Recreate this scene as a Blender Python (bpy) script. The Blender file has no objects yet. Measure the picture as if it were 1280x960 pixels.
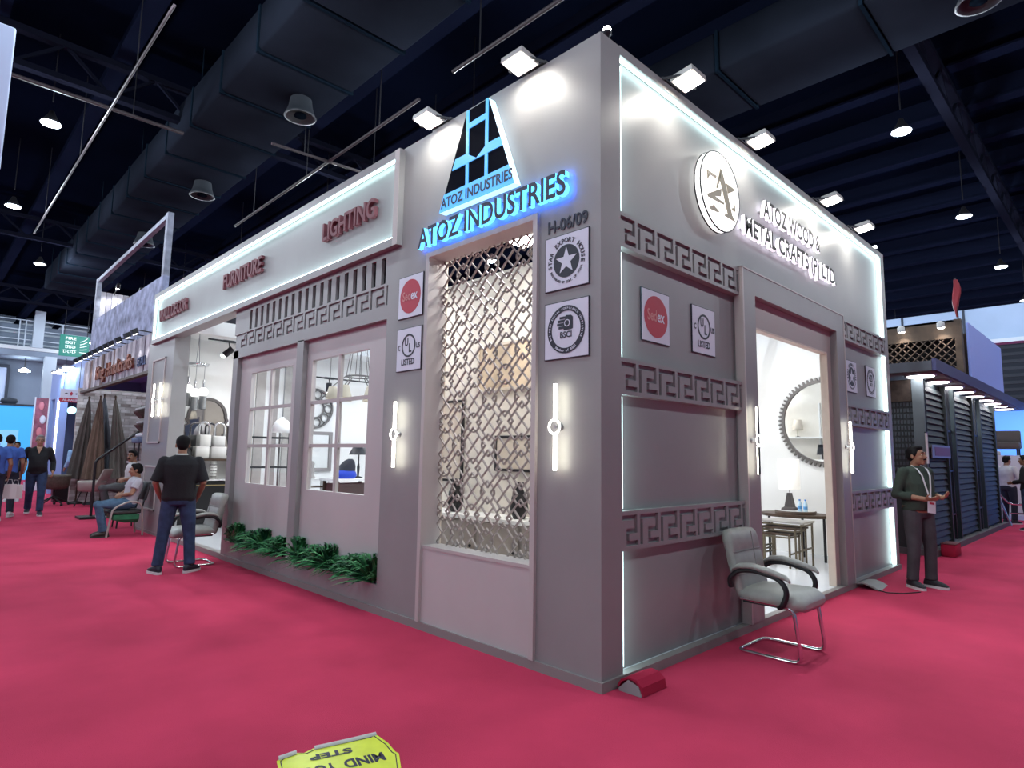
import bpy, bmesh, math, random
from mathutils import Vector, Matrix
random.seed(7)
SC = bpy.context.scene
COL = SC.collection
PI = math.pi
def V(*a): return Vector(a)

# ------------------------------------------------------------------ camera, world, exposure
_cd = bpy.data.cameras.new('camera')
_cd.sensor_width = 36.0
_cd.lens = 36.0 * 772.72 / 1280.0
_cd.clip_end = 300
CAM = bpy.data.objects.new('camera', _cd)
COL.objects.link(CAM)
_yaw, _pitch, _roll = math.radians(-45.6431), math.radians(6.6358), math.radians(0.8727)
_f = V(math.sin(_yaw)*math.cos(_pitch), math.cos(_yaw)*math.cos(_pitch), math.sin(_pitch))
_r0 = V(math.cos(_yaw), -math.sin(_yaw), 0)
_u0 = _r0.cross(_f)
_r = _r0*math.cos(_roll) + _u0*math.sin(_roll)
_u = _u0*math.cos(_roll) - _r0*math.sin(_roll)
CAM.matrix_world = Matrix(((_r.x, _u.x, -_f.x, 2.5904), (_r.y, _u.y, -_f.y, -3.3887), (_r.z, _u.z, -_f.z, 1.5228), (0, 0, 0, 1)))
SC.camera = CAM
W = bpy.data.worlds.new('world'); SC.world = W
W.use_nodes = True
W.node_tree.nodes['Background'].inputs[0].default_value = (0.10, 0.22, 0.6, 1)
W.node_tree.nodes['Background'].inputs[1].default_value = 0.02
SC.view_settings.view_transform = 'Standard'
SC.view_settings.look = 'None'
SC.view_settings.exposure = 0.28
SC.view_settings.gamma = 1.0
SC.view_settings.use_curve_mapping = False
HALL_W = 122.0      # one high-bay lamp of the hall
FLOOD_W = 5.2     # one flood lamp on the stall's top edge
ROOM_W = 27.0      # one added fill light inside the stall

# ------------------------------------------------------------------ materials
MATS = {}
def M(name, col, rough=0.6, metal=0.0, emit=0.0, ecol=None, noise=0.0, nscale=8.0, bump=0.0, bscale=60.0, spec=0.4, alpha=None):
    if name in MATS: return MATS[name]
    m = bpy.data.materials.new(name); m.use_nodes = True
    nt = m.node_tree; b = nt.nodes['Principled BSDF']
    b.inputs['Base Color'].default_value = (*col, 1)
    b.inputs['Roughness'].default_value = rough
    b.inputs['Metallic'].default_value = metal
    b.inputs['Specular IOR Level'].default_value = spec
    if emit:
        b.inputs['Emission Color'].default_value = (*(ecol or col), 1)
        b.inputs['Emission Strength'].default_value = emit
    if noise or bump:
        tc = nt.nodes.new('ShaderNodeTexCoord')
    if noise:
        n = nt.nodes.new('ShaderNodeTexNoise'); n.inputs['Scale'].default_value = nscale; n.inputs['Detail'].default_value = 4
        nt.links.new(tc.outputs['Object'], n.inputs['Vector'])
        r = nt.nodes.new('ShaderNodeValToRGB')
        r.color_ramp.elements[0].position = 0.3; r.color_ramp.elements[1].position = 0.7
        r.color_ramp.elements[0].color = (*[max(0, c*(1-noise)) for c in col], 1)
        r.color_ramp.elements[1].color = (*[min(1, c*(1+noise)) for c in col], 1)
        nt.links.new(n.outputs['Fac'], r.inputs['Fac']); nt.links.new(r.outputs['Color'], b.inputs['Base Color'])
    if bump:
        n2 = nt.nodes.new('ShaderNodeTexNoise'); n2.inputs['Scale'].default_value = bscale; n2.inputs['Detail'].default_value = 3
        nt.links.new(tc.outputs['Object'], n2.inputs['Vector'])
        bp = nt.nodes.new('ShaderNodeBump'); bp.inputs['Strength'].default_value = bump; bp.inputs['Distance'].default_value = 0.01
        nt.links.new(n2.outputs['Fac'], bp.inputs['Height']); nt.links.new(bp.outputs['Normal'], b.inputs['Normal'])
    MATS[name] = m
    return m
def glass(name, tint=(1, 1, 1), gl=0.07):
    if name in MATS: return MATS[name]
    m = bpy.data.materials.new(name); m.use_nodes = True
    nt = m.node_tree; nt.nodes.clear()
    o = nt.nodes.new('ShaderNodeOutputMaterial'); mx = nt.nodes.new('ShaderNodeMixShader')
    t = nt.nodes.new('ShaderNodeBsdfTransparent'); g = nt.nodes.new('ShaderNodeBsdfGlossy')
    t.inputs[0].default_value = (*tint, 1); g.inputs['Roughness'].default_value = 0.02
    mx.inputs[0].default_value = gl
    nt.links.new(t.outputs[0], mx.inputs[1]); nt.links.new(g.outputs[0], mx.inputs[2]); nt.links.new(mx.outputs[0], o.inputs[0])
    MATS[name] = m
    return m

# ------------------------------------------------------------------ builders
WM = {}
def place(o, parent):
    COL.objects.link(o)
    if parent is not None:
        o.parent = parent
        o.matrix_parent_inverse = WM.get(parent.name, Matrix()).inverted()
    WM.setdefault(o.name, Matrix())
    return o
def thing(name, label, cat, loc=(0, 0, 0), rz=0.0, group=None):
    o = bpy.data.objects.new(name, None)
    o.empty_display_size = 0.1
    o.location = loc; o.rotation_euler = (0, 0, rz)
    COL.objects.link(o)
    WM[o.name] = Matrix.Translation(Vector(loc)) @ Matrix.Rotation(rz, 4, 'Z')
    o['label'] = label; o['category'] = cat
    if group: o['group'] = group
    return o
def tag(o, label=None, cat=None, group=None, kind=None):
    if label: o['label'] = label
    if cat: o['category'] = cat
    if group: o['group'] = group
    if kind: o['kind'] = kind
    return o
def struct(o): o['kind'] = 'structure'; return o
def move(root, loc, rz=0.0):
    root.location = loc; root.rotation_euler = (0, 0, rz); return root
def copy_tree(o, parent=None):
    c = o.copy(); COL.objects.link(c)
    if parent is not None: c.parent = parent
    for ch in list(o.children):
        copy_tree(ch, c)
    return c
def dup(root, loc, rz=0.0, label=None, group=None):
    c = copy_tree(root); c.location = loc; c.rotation_euler = (0, 0, rz)
    if label: c['label'] = label
    if group: c['group'] = group
    return c
def frame_of(d, up=V(0, 0, 1)):
    d = Vector(d).normalized()
    if abs(d.dot(up)) > 0.98: up = V(0, 1, 0) if abs(d.y) < 0.9 else V(1, 0, 0)
    x = up.cross(d).normalized(); y = d.cross(x).normalized()
    return x, y, d
class MB:
    def __init__(s): s.v = []; s.f = []; s.m = []; s.sm = []; s.cur = 0; s.smooth = False; s.X = None
    def add(s, vs, fs, smooth=None):
        n = len(s.v)
        for p in vs:
            p = Vector(p)
            s.v.append(s.X @ p if s.X is not None else p)
        sm = s.smooth if smooth is None else smooth
        for f in fs:
            s.f.append([i+n for i in f]); s.m.append(s.cur); s.sm.append(sm)
        return s
    def box(s, x0, y0, z0, x1, y1, z1):
        x0, x1 = min(x0, x1), max(x0, x1); y0, y1 = min(y0, y1), max(y0, y1); z0, z1 = min(z0, z1), max(z0, z1)
        return s.add([(x0,y0,z0),(x1,y0,z0),(x1,y1,z0),(x0,y1,z0),(x0,y0,z1),(x1,y0,z1),(x1,y1,z1),(x0,y1,z1)],
              [(0,3,2,1),(4,5,6,7),(0,1,5,4),(1,2,6,5),(2,3,7,6),(3,0,4,7)], False)
    def obox(s, c, ax, ay, az):
        c = Vector(c); ax = Vector(ax); ay = Vector(ay); az = Vector(az)
        if ax.cross(ay).dot(az) < 0: ax, ay = ay, ax
        P = [c+ax*i+ay*j+az*k for k in (-1,1) for i, j in ((-1,-1),(1,-1),(1,1),(-1,1))]
        return s.add(P, [(0,3,2,1),(4,5,6,7),(0,1,5,4),(1,2,6,5),(2,3,7,6),(3,0,4,7)], False)
    def bar(s, a, b, w, h, up=V(0,0,1)):
        a = Vector(a); b = Vector(b); x, y, d = frame_of(b-a, up)
        return s.obox((a+b)/2, x*w/2, y*h/2, (b-a)/2)
    def rbox(s, x0, y0, z0, x1, y1, z1, r=0.02, n=2):
        bm = bmesh.new(); bmesh.ops.create_cube(bm, size=1)
        for v in bm.verts: v.co = V((x0+x1)/2+v.co.x*(x1-x0), (y0+y1)/2+v.co.y*(y1-y0), (z0+z1)/2+v.co.z*(z1-z0))
        bmesh.ops.bevel(bm, geom=bm.edges[:], offset=r, segments=n, profile=0.5, affect='EDGES')
        s.bm(bm, True); return s
    def bm(s, bm, smooth=False):
        bm.verts.index_update()
        s.add([v.co.copy() for v in bm.verts], [[v.index for v in f.verts] for f in bm.faces], smooth); bm.free()
    def loft(s, rings, closed=True, caps=True, smooth=True):
        n = len(rings[0]); vs = [p for r in rings for p in r]; fs = []
        for i in range(len(rings)-1):
            for j in range(n if closed else n-1):
                a = i*n+j; b = i*n+(j+1) % n
                fs.append((a, b, b+n, a+n))
        s.add(vs, fs, smooth)
        if caps and closed:
            s.add(rings[0], [list(range(n))[::-1]], False); s.add(rings[-1], [list(range(n))], False)
        return s
    def tube(s, pts, r, n=8, caps=True, closed=False, flat=1.0):
        pts = [Vector(p) for p in pts]; rs = r if isinstance(r, (list, tuple)) else [r]*len(pts)
        rings = []; px = None; N = len(pts)
        for i, p in enumerate(pts):
            if closed: d = pts[(i+1) % N]-pts[i-1]
            else: d = pts[min(i+1, N-1)]-pts[max(i-1, 0)]
            d.normalize()
            if px is None: x, y, _ = frame_of(d)
            else:
                x = (px-d*px.dot(d)).normalized(); y = d.cross(x)
            px = x
            rings.append([p+x*math.cos(2*PI*k/n)*rs[i]+y*math.sin(2*PI*k/n)*rs[i]*flat for k in range(n)])
        if closed: rings.append(rings[0])
        return s.loft(rings, caps=caps and not closed)
    def lathe(s, prof, c=(0,0,0), axis=(0,0,1), n=24, caps=True):
        x, y, d = frame_of(axis); c = Vector(c)
        if abs(d.z) > 0.99: x, y = V(1,0,0), V(0,1,0)*(1 if d.z > 0 else -1)
        rings = [[c+d*h+(x*math.cos(2*PI*k/n)+y*math.sin(2*PI*k/n))*max(r, 1e-4) for k in range(n)] for r, h in prof]
        return s.loft(rings, caps=caps)
    def ball(s, c, rx, ry=None, rz=None, n=14, rot=None):
        ry = rx if ry is None else ry; rz = rx if rz is None else rz
        R = rot or Matrix.Identity(3); c = Vector(c); rings = []
        m = max(6, n*2//3)
        for i in range(m+1):
            t = -PI/2+PI*i/m
            t = max(-PI/2+0.02, min(PI/2-0.02, t))
            rings.append([c+R @ V(math.cos(t)*math.cos(2*PI*k/n)*rx, math.cos(t)*math.sin(2*PI*k/n)*ry, math.sin(t)*rz) for k in range(n)])
        return s.loft(rings)
    def poly(s, pts2, o, ax, ay, depth=0.0):
        """flat polygon (any outline) in the plane o + u*ax + v*ay, extruded back along -(ax x ay) by depth"""
        o = Vector(o); ax = Vector(ax); ay = Vector(ay); nn = ax.cross(ay).normalized()
        n = len(pts2); F = [o+ax*u+ay*v for u, v in pts2]
        area = sum(pts2[i][0]*pts2[(i+1) % n][1]-pts2[(i+1) % n][0]*pts2[i][1] for i in range(n))
        if area < 0: F = F[::-1]
        if depth:
            Bk = [p-nn*depth for p in F]
            s.add(F+Bk, [list(range(n)), list(range(2*n-1, n-1, -1))]+[(i, n+i, n+(i+1) % n, (i+1) % n) for i in range(n)], False)
        else: s.add(F, [list(range(n))], False)
        return s
    def text(s, body, o, ax, ay, size, depth=0.0, align='CENTER', sx=1.0, side=None, valign='BOTTOM'):
        vs, fs, ns = glyphs(body, align)
        o = Vector(o); ax = Vector(ax).normalized(); ay = Vector(ay).normalized(); nn = ax.cross(ay)
        n = len(s.v); cur = s.cur
        for x, y, z in vs: 
            p = o+ax*x*size*sx+ay*y*size+nn*z*depth
            s.v.append(s.X @ p if s.X is not None else p)
        for f, nz in zip(fs, ns):
            if depth == 0 and abs(nz) < 0.5: continue
            if depth == 0 and nz < 0: continue
            s.f.append([i+n for i in f]); s.sm.append(False)
            s.m.append(side if (side is not None and abs(nz) < 0.5) else side+1 if (side is not None and nz < -0.5) else cur)
        return s
    def build(s, name, mat, parent=None):
        me = bpy.data.meshes.new(name)
        me.from_pydata([tuple(p) for p in s.v], [], s.f)
        for mm in (mat if isinstance(mat, (list, tuple)) else [mat]): me.materials.append(mm)
        if me.polygons:
            me.polygons.foreach_set('material_index', s.m)
            me.polygons.foreach_set('use_smooth', s.sm)
        me.update()
        return place(bpy.data.objects.new(name, me), parent)
_G = {}
BOLD = 0.022
def glyphs(body, align):
    k = (body, align)
    if k in _G: return _G[k]
    c = bpy.data.curves.new('lettering', 'FONT'); c.body = body; c.size = 1.0; c.align_x = align; c.resolution_u = 3
    c.extrude = 0.5; c.offset = BOLD; c.fill_mode = 'BOTH'; c.space_line = 1.0
    o = bpy.data.objects.new('lettering', c)
    me = bpy.data.meshes.new_from_object(o)
    vs = [(v.co.x, v.co.y, v.co.z+0.5) for v in me.vertices]
    fs = [list(p.vertices) for p in me.polygons]; ns = [p.normal.z for p in me.polygons]
    bpy.data.meshes.remove(me); bpy.data.objects.remove(o); bpy.data.curves.remove(c)
    _G[k] = (vs, fs, ns); return _G[k]
def text_width(body):
    vs = glyphs(body, 'LEFT')[0]
    return (min(v[0] for v in vs), max(v[0] for v in vs), max(v[1] for v in vs))
def fit_text(mb, body, o, ax, ay, width, height, depth=0.0, side=None):
    """text from o (left end of the baseline) stretched to a width and a capital height"""
    x0, x1, h = text_width(body)
    size = height/h; sx = width/((x1-x0)*size)
    o = Vector(o)-Vector(ax).normalized()*x0*size*sx
    mb.text(body, o, ax, ay, size, depth, 'LEFT', sx, side)
def ring_text(mb, body, c, ax, ay, R, size, a0, a1, depth=0.0, inward=False):
    """letters along an arc from angle a0 to a1 (degrees, 90 is the top)"""
    n = len(body); c = Vector(c); ax = Vector(ax); ay = Vector(ay)
    for i, ch in enumerate(body):
        if ch == ' ': continue
        a = math.radians(a0+(a1-a0)*(i/(max(1, n-1))))
        rad = ax*math.cos(a)+ay*math.sin(a)
        if inward: t = -ax*math.sin(a)+ay*math.cos(a); up = -rad
        else: t = ax*math.sin(a)-ay*math.cos(a); up = rad
        mb.text(ch, c+rad*R, t, up, size, depth)
def disc_pts(r, n=40, cx=0, cy=0): return [(cx+r*math.cos(2*PI*i/n), cy+r*math.sin(2*PI*i/n)) for i in range(n)]
def ring(mb, c, ax, ay, r0, r1, depth=0.004, n=40):
    c = Vector(c); ax = Vector(ax); ay = Vector(ay); nn = ax.cross(ay)
    R = []
    for r, d in ((r0, 0), (r0, depth), (r1, depth), (r1, 0)):
        R.append([c+nn*d+(ax*math.cos(2*PI*k/n)+ay*math.sin(2*PI*k/n))*r for k in range(n)])
    R.append(R[0]); mb.loft(R, caps=False, smooth=False)
def arc(c, r, a0, a1, n, plane='xz'):
    out = []
    for i in range(n+1):
        a = math.radians(a0+(a1-a0)*i/n); u, w = r*math.cos(a), r*math.sin(a)
        out.append(V(c[0]+u, c[1], c[2]+w) if plane == 'xz' else V(c[0], c[1]+u, c[2]+w) if plane == 'yz' else V(c[0]+u, c[1]+w, c[2]))
    return out
def round_path(pts, r, n=5):
    """polyline with rounded corners"""
    pts = [Vector(p) for p in pts]; out = [pts[0]]
    for i in range(1, len(pts)-1):
        a, b, c = pts[i-1], pts[i], pts[i+1]
        d0 = (a-b); d1 = (c-b); rr = min(r, d0.length*0.49, d1.length*0.49)
        p0 = b+d0.normalized()*rr; p1 = b+d1.normalized()*rr
        for k in range(n+1):
            t = k/n; out.append(p0*(1-t)**2+b*2*t*(1-t)+p1*t*t)
    out.append(pts[-1]); return out
def lamp(name, kind, loc, power, parent=None, size=0.2, col=(1, 1, 1), direction=None, spot=None, sy=None, spread=None):
    ld = bpy.data.lights.new(name, kind); ld.energy = power; ld.color = col
    if kind == 'AREA':
        ld.shape = 'DISK' if sy is None else 'RECTANGLE'; ld.size = size
        if sy is not None: ld.size_y = sy
        if spread: ld.spread = math.radians(spread)
    else: ld.shadow_soft_size = size
    if kind == 'SPOT': ld.spot_size = math.radians(spot or 60); ld.spot_blend = 0.6
    o = bpy.data.objects.new(name, ld); o.location = loc
    if direction is not None: o.rotation_euler = Vector(direction).to_track_quat('-Z', 'Y').to_euler()
    COL.objects.link(o)
    if parent is not None:
        o.parent = parent; o.matrix_parent_inverse = WM.get(parent.name, Matrix()).inverted()
    return o
X_, Y_, Z_ = V(1,0,0), V(0,1,0), V(0,0,1)

# common materials
CARPET = M('red_carpet', (0.50, 0.042, 0.10), 0.95, noise=0.17, nscale=0.9, bump=0.5, bscale=220, spec=0.1)
TAUPE = M('taupe_paint', (0.262, 0.262, 0.262), 0.42, noise=0.05, nscale=1.5, bump=0.03, bscale=40, spec=0.35)
PALE = M('pale_beige_paint', (0.47, 0.445, 0.44), 0.5, noise=0.04, nscale=1.5)
TRIM = M('pale_trim_paint', (0.46, 0.43, 0.42), 0.45)
CREAM = M('cream_laminate', (0.62, 0.55, 0.46), 0.5, noise=0.05)
WHITE = M('white_wall_paint', (0.78, 0.78, 0.77), 0.6, noise=0.02, nscale=2)
SIGNW = M('white_sign_board', (0.62, 0.64, 0.74), 0.35)
BLACK = M('black_satin', (0.012, 0.012, 0.015), 0.4)
INK = M('navy_ink', (0.012, 0.014, 0.045), 0.5)
CHROME = M('chrome', (0.75, 0.75, 0.78), 0.12, 1.0)
GREYL = M('grey_leather', (0.30, 0.30, 0.28), 0.45, noise=0.08, nscale=12, bump=0.15, bscale=120)
LED = M('led_strip', (1, 1, 1), emit=11.0, ecol=(0.66, 0.98, 0.98))
LEDD = M('led_diffuser', (0.8, 0.9, 0.9), emit=0.75, ecol=(0.72, 1.0, 0.95))
LEDR = M('led_strip_end', (1, 1, 1), emit=5.0, ecol=(0.72, 0.98, 1.0))
LEDW = M('led_tube', (1, 1, 1), emit=6.0, ecol=(1.0, 0.98, 0.9))
LEDB = M('led_tube_back', (1, 1, 1), emit=15.0, ecol=(1.0, 0.97, 0.78))
FLOODE = M('flood_lens', (1, 1, 1), emit=26.0, ecol=(1.0, 0.97, 0.88))
BAYE = M('high_bay_lens', (1, 1, 1), emit=40.0, ecol=(0.8, 0.92, 1.0))
DARKM = M('dark_metal', (0.03, 0.03, 0.035), 0.4, 0.6)
STEEL = M('grey_steel', (0.25, 0.26, 0.28), 0.4, 0.7)
MIRROR = M('mirror_glass', (0.85, 0.87, 0.88), 0.02, 1.0)
WOODD = M('dark_brown_wood', (0.06, 0.035, 0.022), 0.5, noise=0.3, nscale=6)
# ------------------------------------------------------------------ hall lamps (high bays hung from the roof on a 6 m grid)
def hall_lamp(x, y, label, light=True):
    t = thing('high_bay_lamp', label, 'lamp', (x, y, 8.0), 0, 'high bay lamps hung from the hall roof')
    m = MB(); m.lathe([(0.04, 8.3), (0.06, 8.24), (0.12, 8.13), (0.19, 8.03), (0.18, 8.03), (0.14, 8.06)], (x, y, 0), n=20, caps=False); m.build('reflector', DARKM, t)
    m = MB(); m.lathe([(0.0, 8.02), (0.165, 8.02), (0.165, 8.05), (0, 8.05)], (x, y, 0), n=20); m.build('lens', BAYE, t)
    m = MB(); m.tube([(x, y, 8.5), (x, y, 9.985)], 0.012, 6); m.build('stem', DARKM, t)
    if light: lamp('high_bay_light', 'POINT', (x, y, 7.86), HALL_W*2.35, t, 0.15, (0.80, 0.90, 1.0))
    return t
_named = {(-2, 0): 'bright round high bay lamp at the far left, nearest of the left row', (-3, 0): 'round high bay lamp low at the far left, second of the left row',
          (0, 2): 'round high bay lamp on a long stem, nearest of the right row', (0, 3): 'round high bay lamp, second of the right row',
          (0, 4): 'round high bay lamp, third of the right row', (0, 5): 'round high bay lamp, farthest of the right row'}
for i in range(-7, 2):
    for j in range(-2, 7):
        if (i < -4 and not -1 <= j <= 2) or (j > 4 and i < -2): continue
        x, y = -0.35+6.02*i, -1.85+6.02*j
        if i == -4 and j == 0: y = -0.5
        nm = _named.get((i, j), None)
        if i == -4 and j == 0: nm = 'smallest round high bay lamp at the far left over the fire exit sign'
        hall_lamp(x, y, nm or 'round high bay lamp hung from the dark hall roof out of the picture', True)

# ------------------------------------------------------------------ hall shell
def fl():
    bm = bmesh.new()
    m = MB(); m.box(-49, -17, -0.12, 15, 47, 0.0)
    o = m.build('floor', CARPET); struct(o)
fl()
NAVY = M('dark_navy_roof', (0.0018, 0.003, 0.0085), 0.8, spec=0.0, noise=0.2, nscale=0.6)
NAVYB = M('dark_beam_paint', (0.005, 0.007, 0.017), 0.7, spec=0.0)
RUST = M('dull_truss_paint', (0.0065, 0.0075, 0.014), 0.7, spec=0.0)
DUCT = M('grey_duct_sheet', (0.010, 0.0125, 0.019), 0.6, spec=0.0, noise=0.12, nscale=1.5)
DUCTD = M('dark_duct_joint', (0.006, 0.012, 0.020), 0.7, spec=0.0)
m = MB(); m.box(-49, -17, 10.0, 15, 47, 10.2); CEIL = struct(m.build('ceiling', NAVY))
for k in range(28):
    y = -12.89+2.00667*k
    m = MB(); m.box(-49, y-0.07, 9.55, 15, y+0.07, 10.0); m.box(-49, y-0.16, 9.5, 15, y+0.16, 9.55); m.build('roof_beam', NAVYB, CEIL)
for x in (0.2, -11.8, -23.8, -35.8, 12.0):
    m = MB()
    for z in (8.75, 9.45): m.box(x-0.09, -17, z-0.06, x+0.09, 47, z+0.06)
    y = -17
    while y < 46:
        m.bar((x, y, 8.75), (x, y+0.8, 9.45), 0.06, 0.06); m.bar((x, y+0.8, 9.45), (x, y+1.6, 8.75), 0.06, 0.06); y += 1.6
    m.build('roof_truss', RUST, CEIL)
HALLW = M('hall_wall_cladding', (0.16, 0.20, 0.27), 0.7, noise=0.1, nscale=0.7)
HALLD = M('hall_wall_dark', (0.03, 0.04, 0.06), 0.7)
HALLP = M('hall_wall_pale', (0.36, 0.42, 0.5), 0.6, noise=0.06, nscale=0.8)
# far left wall with a gallery
m = MB(); m.box(-49.2, -17, 0, -48, 47, 10); WL = struct(m.build('wall_left', HALLW))
for z in (8.2, 8.9, 9.5):
    m = MB(); m.box(-48, -10, z, -47.85, 30, z+0.12); m.build('cladding_rail', HALLP, WL)
m = MB(); m.box(15, -17, 0, 15.2, 47, 10); struct(m.build('wall_right', HALLW))
m = MB(); m.box(-49, -17.2, 0, 15, -17, 10); struct(m.build('wall_front', HALLW))
m = MB(); m.box(-49, 47, 0, 15, 47.2, 10); WB = struct(m.build('wall_back', HALLD))
for k in range(20):
    z = 0.6+0.46*k
    m = MB(); m.box(-20, 46.9, z, 15, 47, z+0.2); m.build('cladding_rib', M('hall_rib', (0.05, 0.065, 0.09), 0.6), WB)
# pale overhead hall duct, set lower and nearer so the lamps reach it
t = thing('far_duct', 'pale blue overhead duct with vertical seams high at the far right', 'fascia', (0, 26, 5.7))
m = MB(); m.box(-5, 26, 6.2, 9, 26.4, 7.5); m.build('duct_body', M('duct_pale_blue', (0.30, 0.40, 0.56), 0.6, noise=0.06, nscale=0.8), t)
for k in range(7):
    m = MB(); m.box(-4.2+2.1*k, 25.97, 6.2, -4.12+2.1*k, 26.0, 7.5); m.build('seam', HALLD, t)
m = MB(); m.box(-5, 25.8, 6.05, 9, 26.4, 6.2); m.build('lower_flange', M('pale_flange', (0.5, 0.56, 0.62), 0.5), t)
for x in (-4.8, -2, 3, 8): m = MB(); m.box(x, 26.1, 0, x+0.2, 26.3, 6.05); m.build('post', HALLD, t)

# ------------------------------------------------------------------ gallery and columns at the far left
t = thing('gallery', 'grey steel gallery with railing on the hall wall at the far left', 'balcony', (-45, 2, 7.0))
m = MB(); m.box(-48, -8, 7.15, -45, 4.6, 7.65); m.build('slab', HALLW, t)
m = MB(); m.box(-45.05, -8, 7.5, -44.9, 4.6, 7.72); m.build('slab_edge', M('gallery_edge', (0.45, 0.48, 0.52), 0.5), t)
for z in (8.15, 8.75, 9.35):
    m = MB(); m.tube([(-44.98, -8, z), (-44.98, 4.6, z)], 0.035, 6); m.build('rail', HALLP, t)
for y in (-4, -2.2, -0.4, 1.05, 1.35, 3.2):
    m = MB(); m.tube([(-44.98, y, 7.6), (-44.98, y, 9.35)], 0.04, 6); m.build('rail_post', HALLP, t)
for y0, y1, z0, z1, x, n in ((1.72, 2.25, 7.7, 10, -44.8, 'upper'), (2.4, 3.0, 0, 7.2, -44.6, 'lower')):
    m = MB(); m.box(x-0.5, y0, z0, x, y1, z1); m.box(x-0.55, y0-0.05, z0, x-0.2, y1+0.05, z0+0.2)
    tag(m.build('hall_column', HALLP), 'pale grey hall column standing on the gallery edge' if n == 'upper' else 'pale grey hall column below the gallery by the fire exit sign', 'column')
# warehouse shutter below the gallery
m = MB(); m.box(-47.9, -6, 3.2, -47.6, 0.9, 6.6); o = m.build('roller_shutter', M('blue_white_shutter', (0.45, 0.55, 0.75), 0.6))
tag(o, 'large pale blue roller door in the wall below the gallery', 'shutter')
m = MB()
for a in ((-6, 6.6, 1.0, 6.8), (0.9, 3.0, 1.05, 6.6), (-6, 3.0, 1.0, 3.2)): m.box(-47.9, a[0], a[1], -47.5, a[2], a[3])
m.build('shutter_frame', HALLD, o)
tb = thing('round_gallery_lamp', 'small round lamp under the gallery slab at the far left', 'lamp', (-46, 0.6, 6.3))
m = MB(); m.lathe([(0, 6.28), (0.3, 6.28), (0.28, 6.36), (0.05, 6.5)], (-46, 1.6, 0), n=16); m.build('lens', BAYE, tb)
m = MB(); m.tube([(-46, 1.6, 6.4), (-46, 1.6, 7.14)], 0.03, 6); m.build('stem', DARKM, tb)
# fire exit sign
t = thing('fire_exit_sign', 'green fire exit sign with white lettering hung before the hall wall', 'sign', (-40, 3.1, 6.8))
m = MB(); m.X = None; m.box(-40.06, 2.42, 6.78, -40, 3.83, 8.0); m.build('board', M('exit_green', (0.0, 0.16, 0.12), 0.5, emit=0.25, ecol=(0, 0.16, 0.12)), t)
SGW = M('exit_white', (0.7, 0.8, 0.78), 0.5, emit=0.5)
for k, s in enumerate(('FIRE', 'EXIT')): m = MB(); fit_text(m, s, (-39.99, 2.68, 7.74-0.24*k), Y_, Z_, 0.5, 0.15, 0.005); m.build('lettering', SGW, t)
for k, (y, w) in enumerate(((2.68, 0.5), (2.6, 0.62))):   # two lines in Devanagari: headline with hanging strokes
    m = MB(); z = 7.38-0.27*k; m.box(-39.99, y, z, -39.985, y+w, z+0.025)
    for q in range(6): m.box(-39.99, y+0.02+w*q/6, z-0.14, -39.985, y+0.045+w*q/6, z); m.box(-39.99, y+0.02+w*q/6, z-0.14+0.05*(q % 2), -39.985, y+0.09+w*q/6, z-0.115+0.05*(q % 2))
    m.build('lettering', SGW, t)
for k in range(5):
    m = MB(); y0, z0 = 3.38, 7.75-0.15*k; a = 0.75-0.19*k
    m.tube([(-39.99, y0, z0-0.1), (-39.99, y0+0.16, z0-0.1+0.16*a*0.7), (-39.99, y0+0.34, z0-0.1+0.34*a)], 0.022, 6); m.build('stripe', SGW, t)
for y in (2.6, 3.7):
    m = MB(); m.tube([(-40.03, y, 7.95), (-40.03, y, 9.985)], 0.02, 5); m.build('hanger', DARKM, t)

# ------------------------------------------------------------------ air ducts and pipes under the roof
def duct(y0, y1, z0, z1, xs, label, nozzles):
    t = thing('air_duct', label, 'duct', (0, (y0+y1)/2, z0))
    for a, b in zip(xs[:-1], xs[1:]):
        m = MB(); m.rbox(a, y0, z0, b-0.05, y1, z1, 0.05, 1); m.build('duct_segment', DUCT, t)
        m = MB(); m.box(b-0.052, y0-0.015, z0-0.015, b+0.002, y1+0.015, z1); m.build('flange', DUCTD, t)
    for x, y in nozzles:
        n = MB(); n.lathe([(0.2, z0), (0.22, z0-0.15), (0.28, z0-0.33), (0.3, z0-0.36), (0.26, z0-0.36), (0.2, z0-0.25), (0.02, z0-0.2)], (x, y, 0), n=20, caps=False); nz = n.build('nozzle', M('nozzle_metal', (0.022,0.026,0.032), 0.5), t)
        n = MB(); n.lathe([(0.0, z0-0.3), (0.1, z0-0.3), (0.12, z0-0.34), (0.0, z0-0.35)], (x, y, 0), n=14); n.build('core', DUCTD, nz)
    x = xs[0]+0.7
    while x < xs[-1]:
        for y in (y0+0.1, y1-0.1):
            m = MB(); m.tube([(x, y, z1-0.05), (x, y, 9.985)], 0.012, 5); m.build('hanger_rod', DUCTD, t)
        x += 4.6
    return t
xs = [8-1.72*k for k in range(23)][::-1]
duct(0.3, 2.1, 8.3, 9.15, xs, 'long rectangular air duct with round nozzles over the left side', [(-8.36, 1.5), (-13.7, 1.45), (-19, 1.45)])
xs = [12-2.4*k for k in range(20)][::-1]
duct(6.65, 8.35, 8.6, 9.4, xs, 'wide rectangular air duct over the right side of the stall', [(1.35, 7.3)])
PIPE = M('dull_pipe', (0.032, 0.024, 0.028), 0.5)
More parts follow.
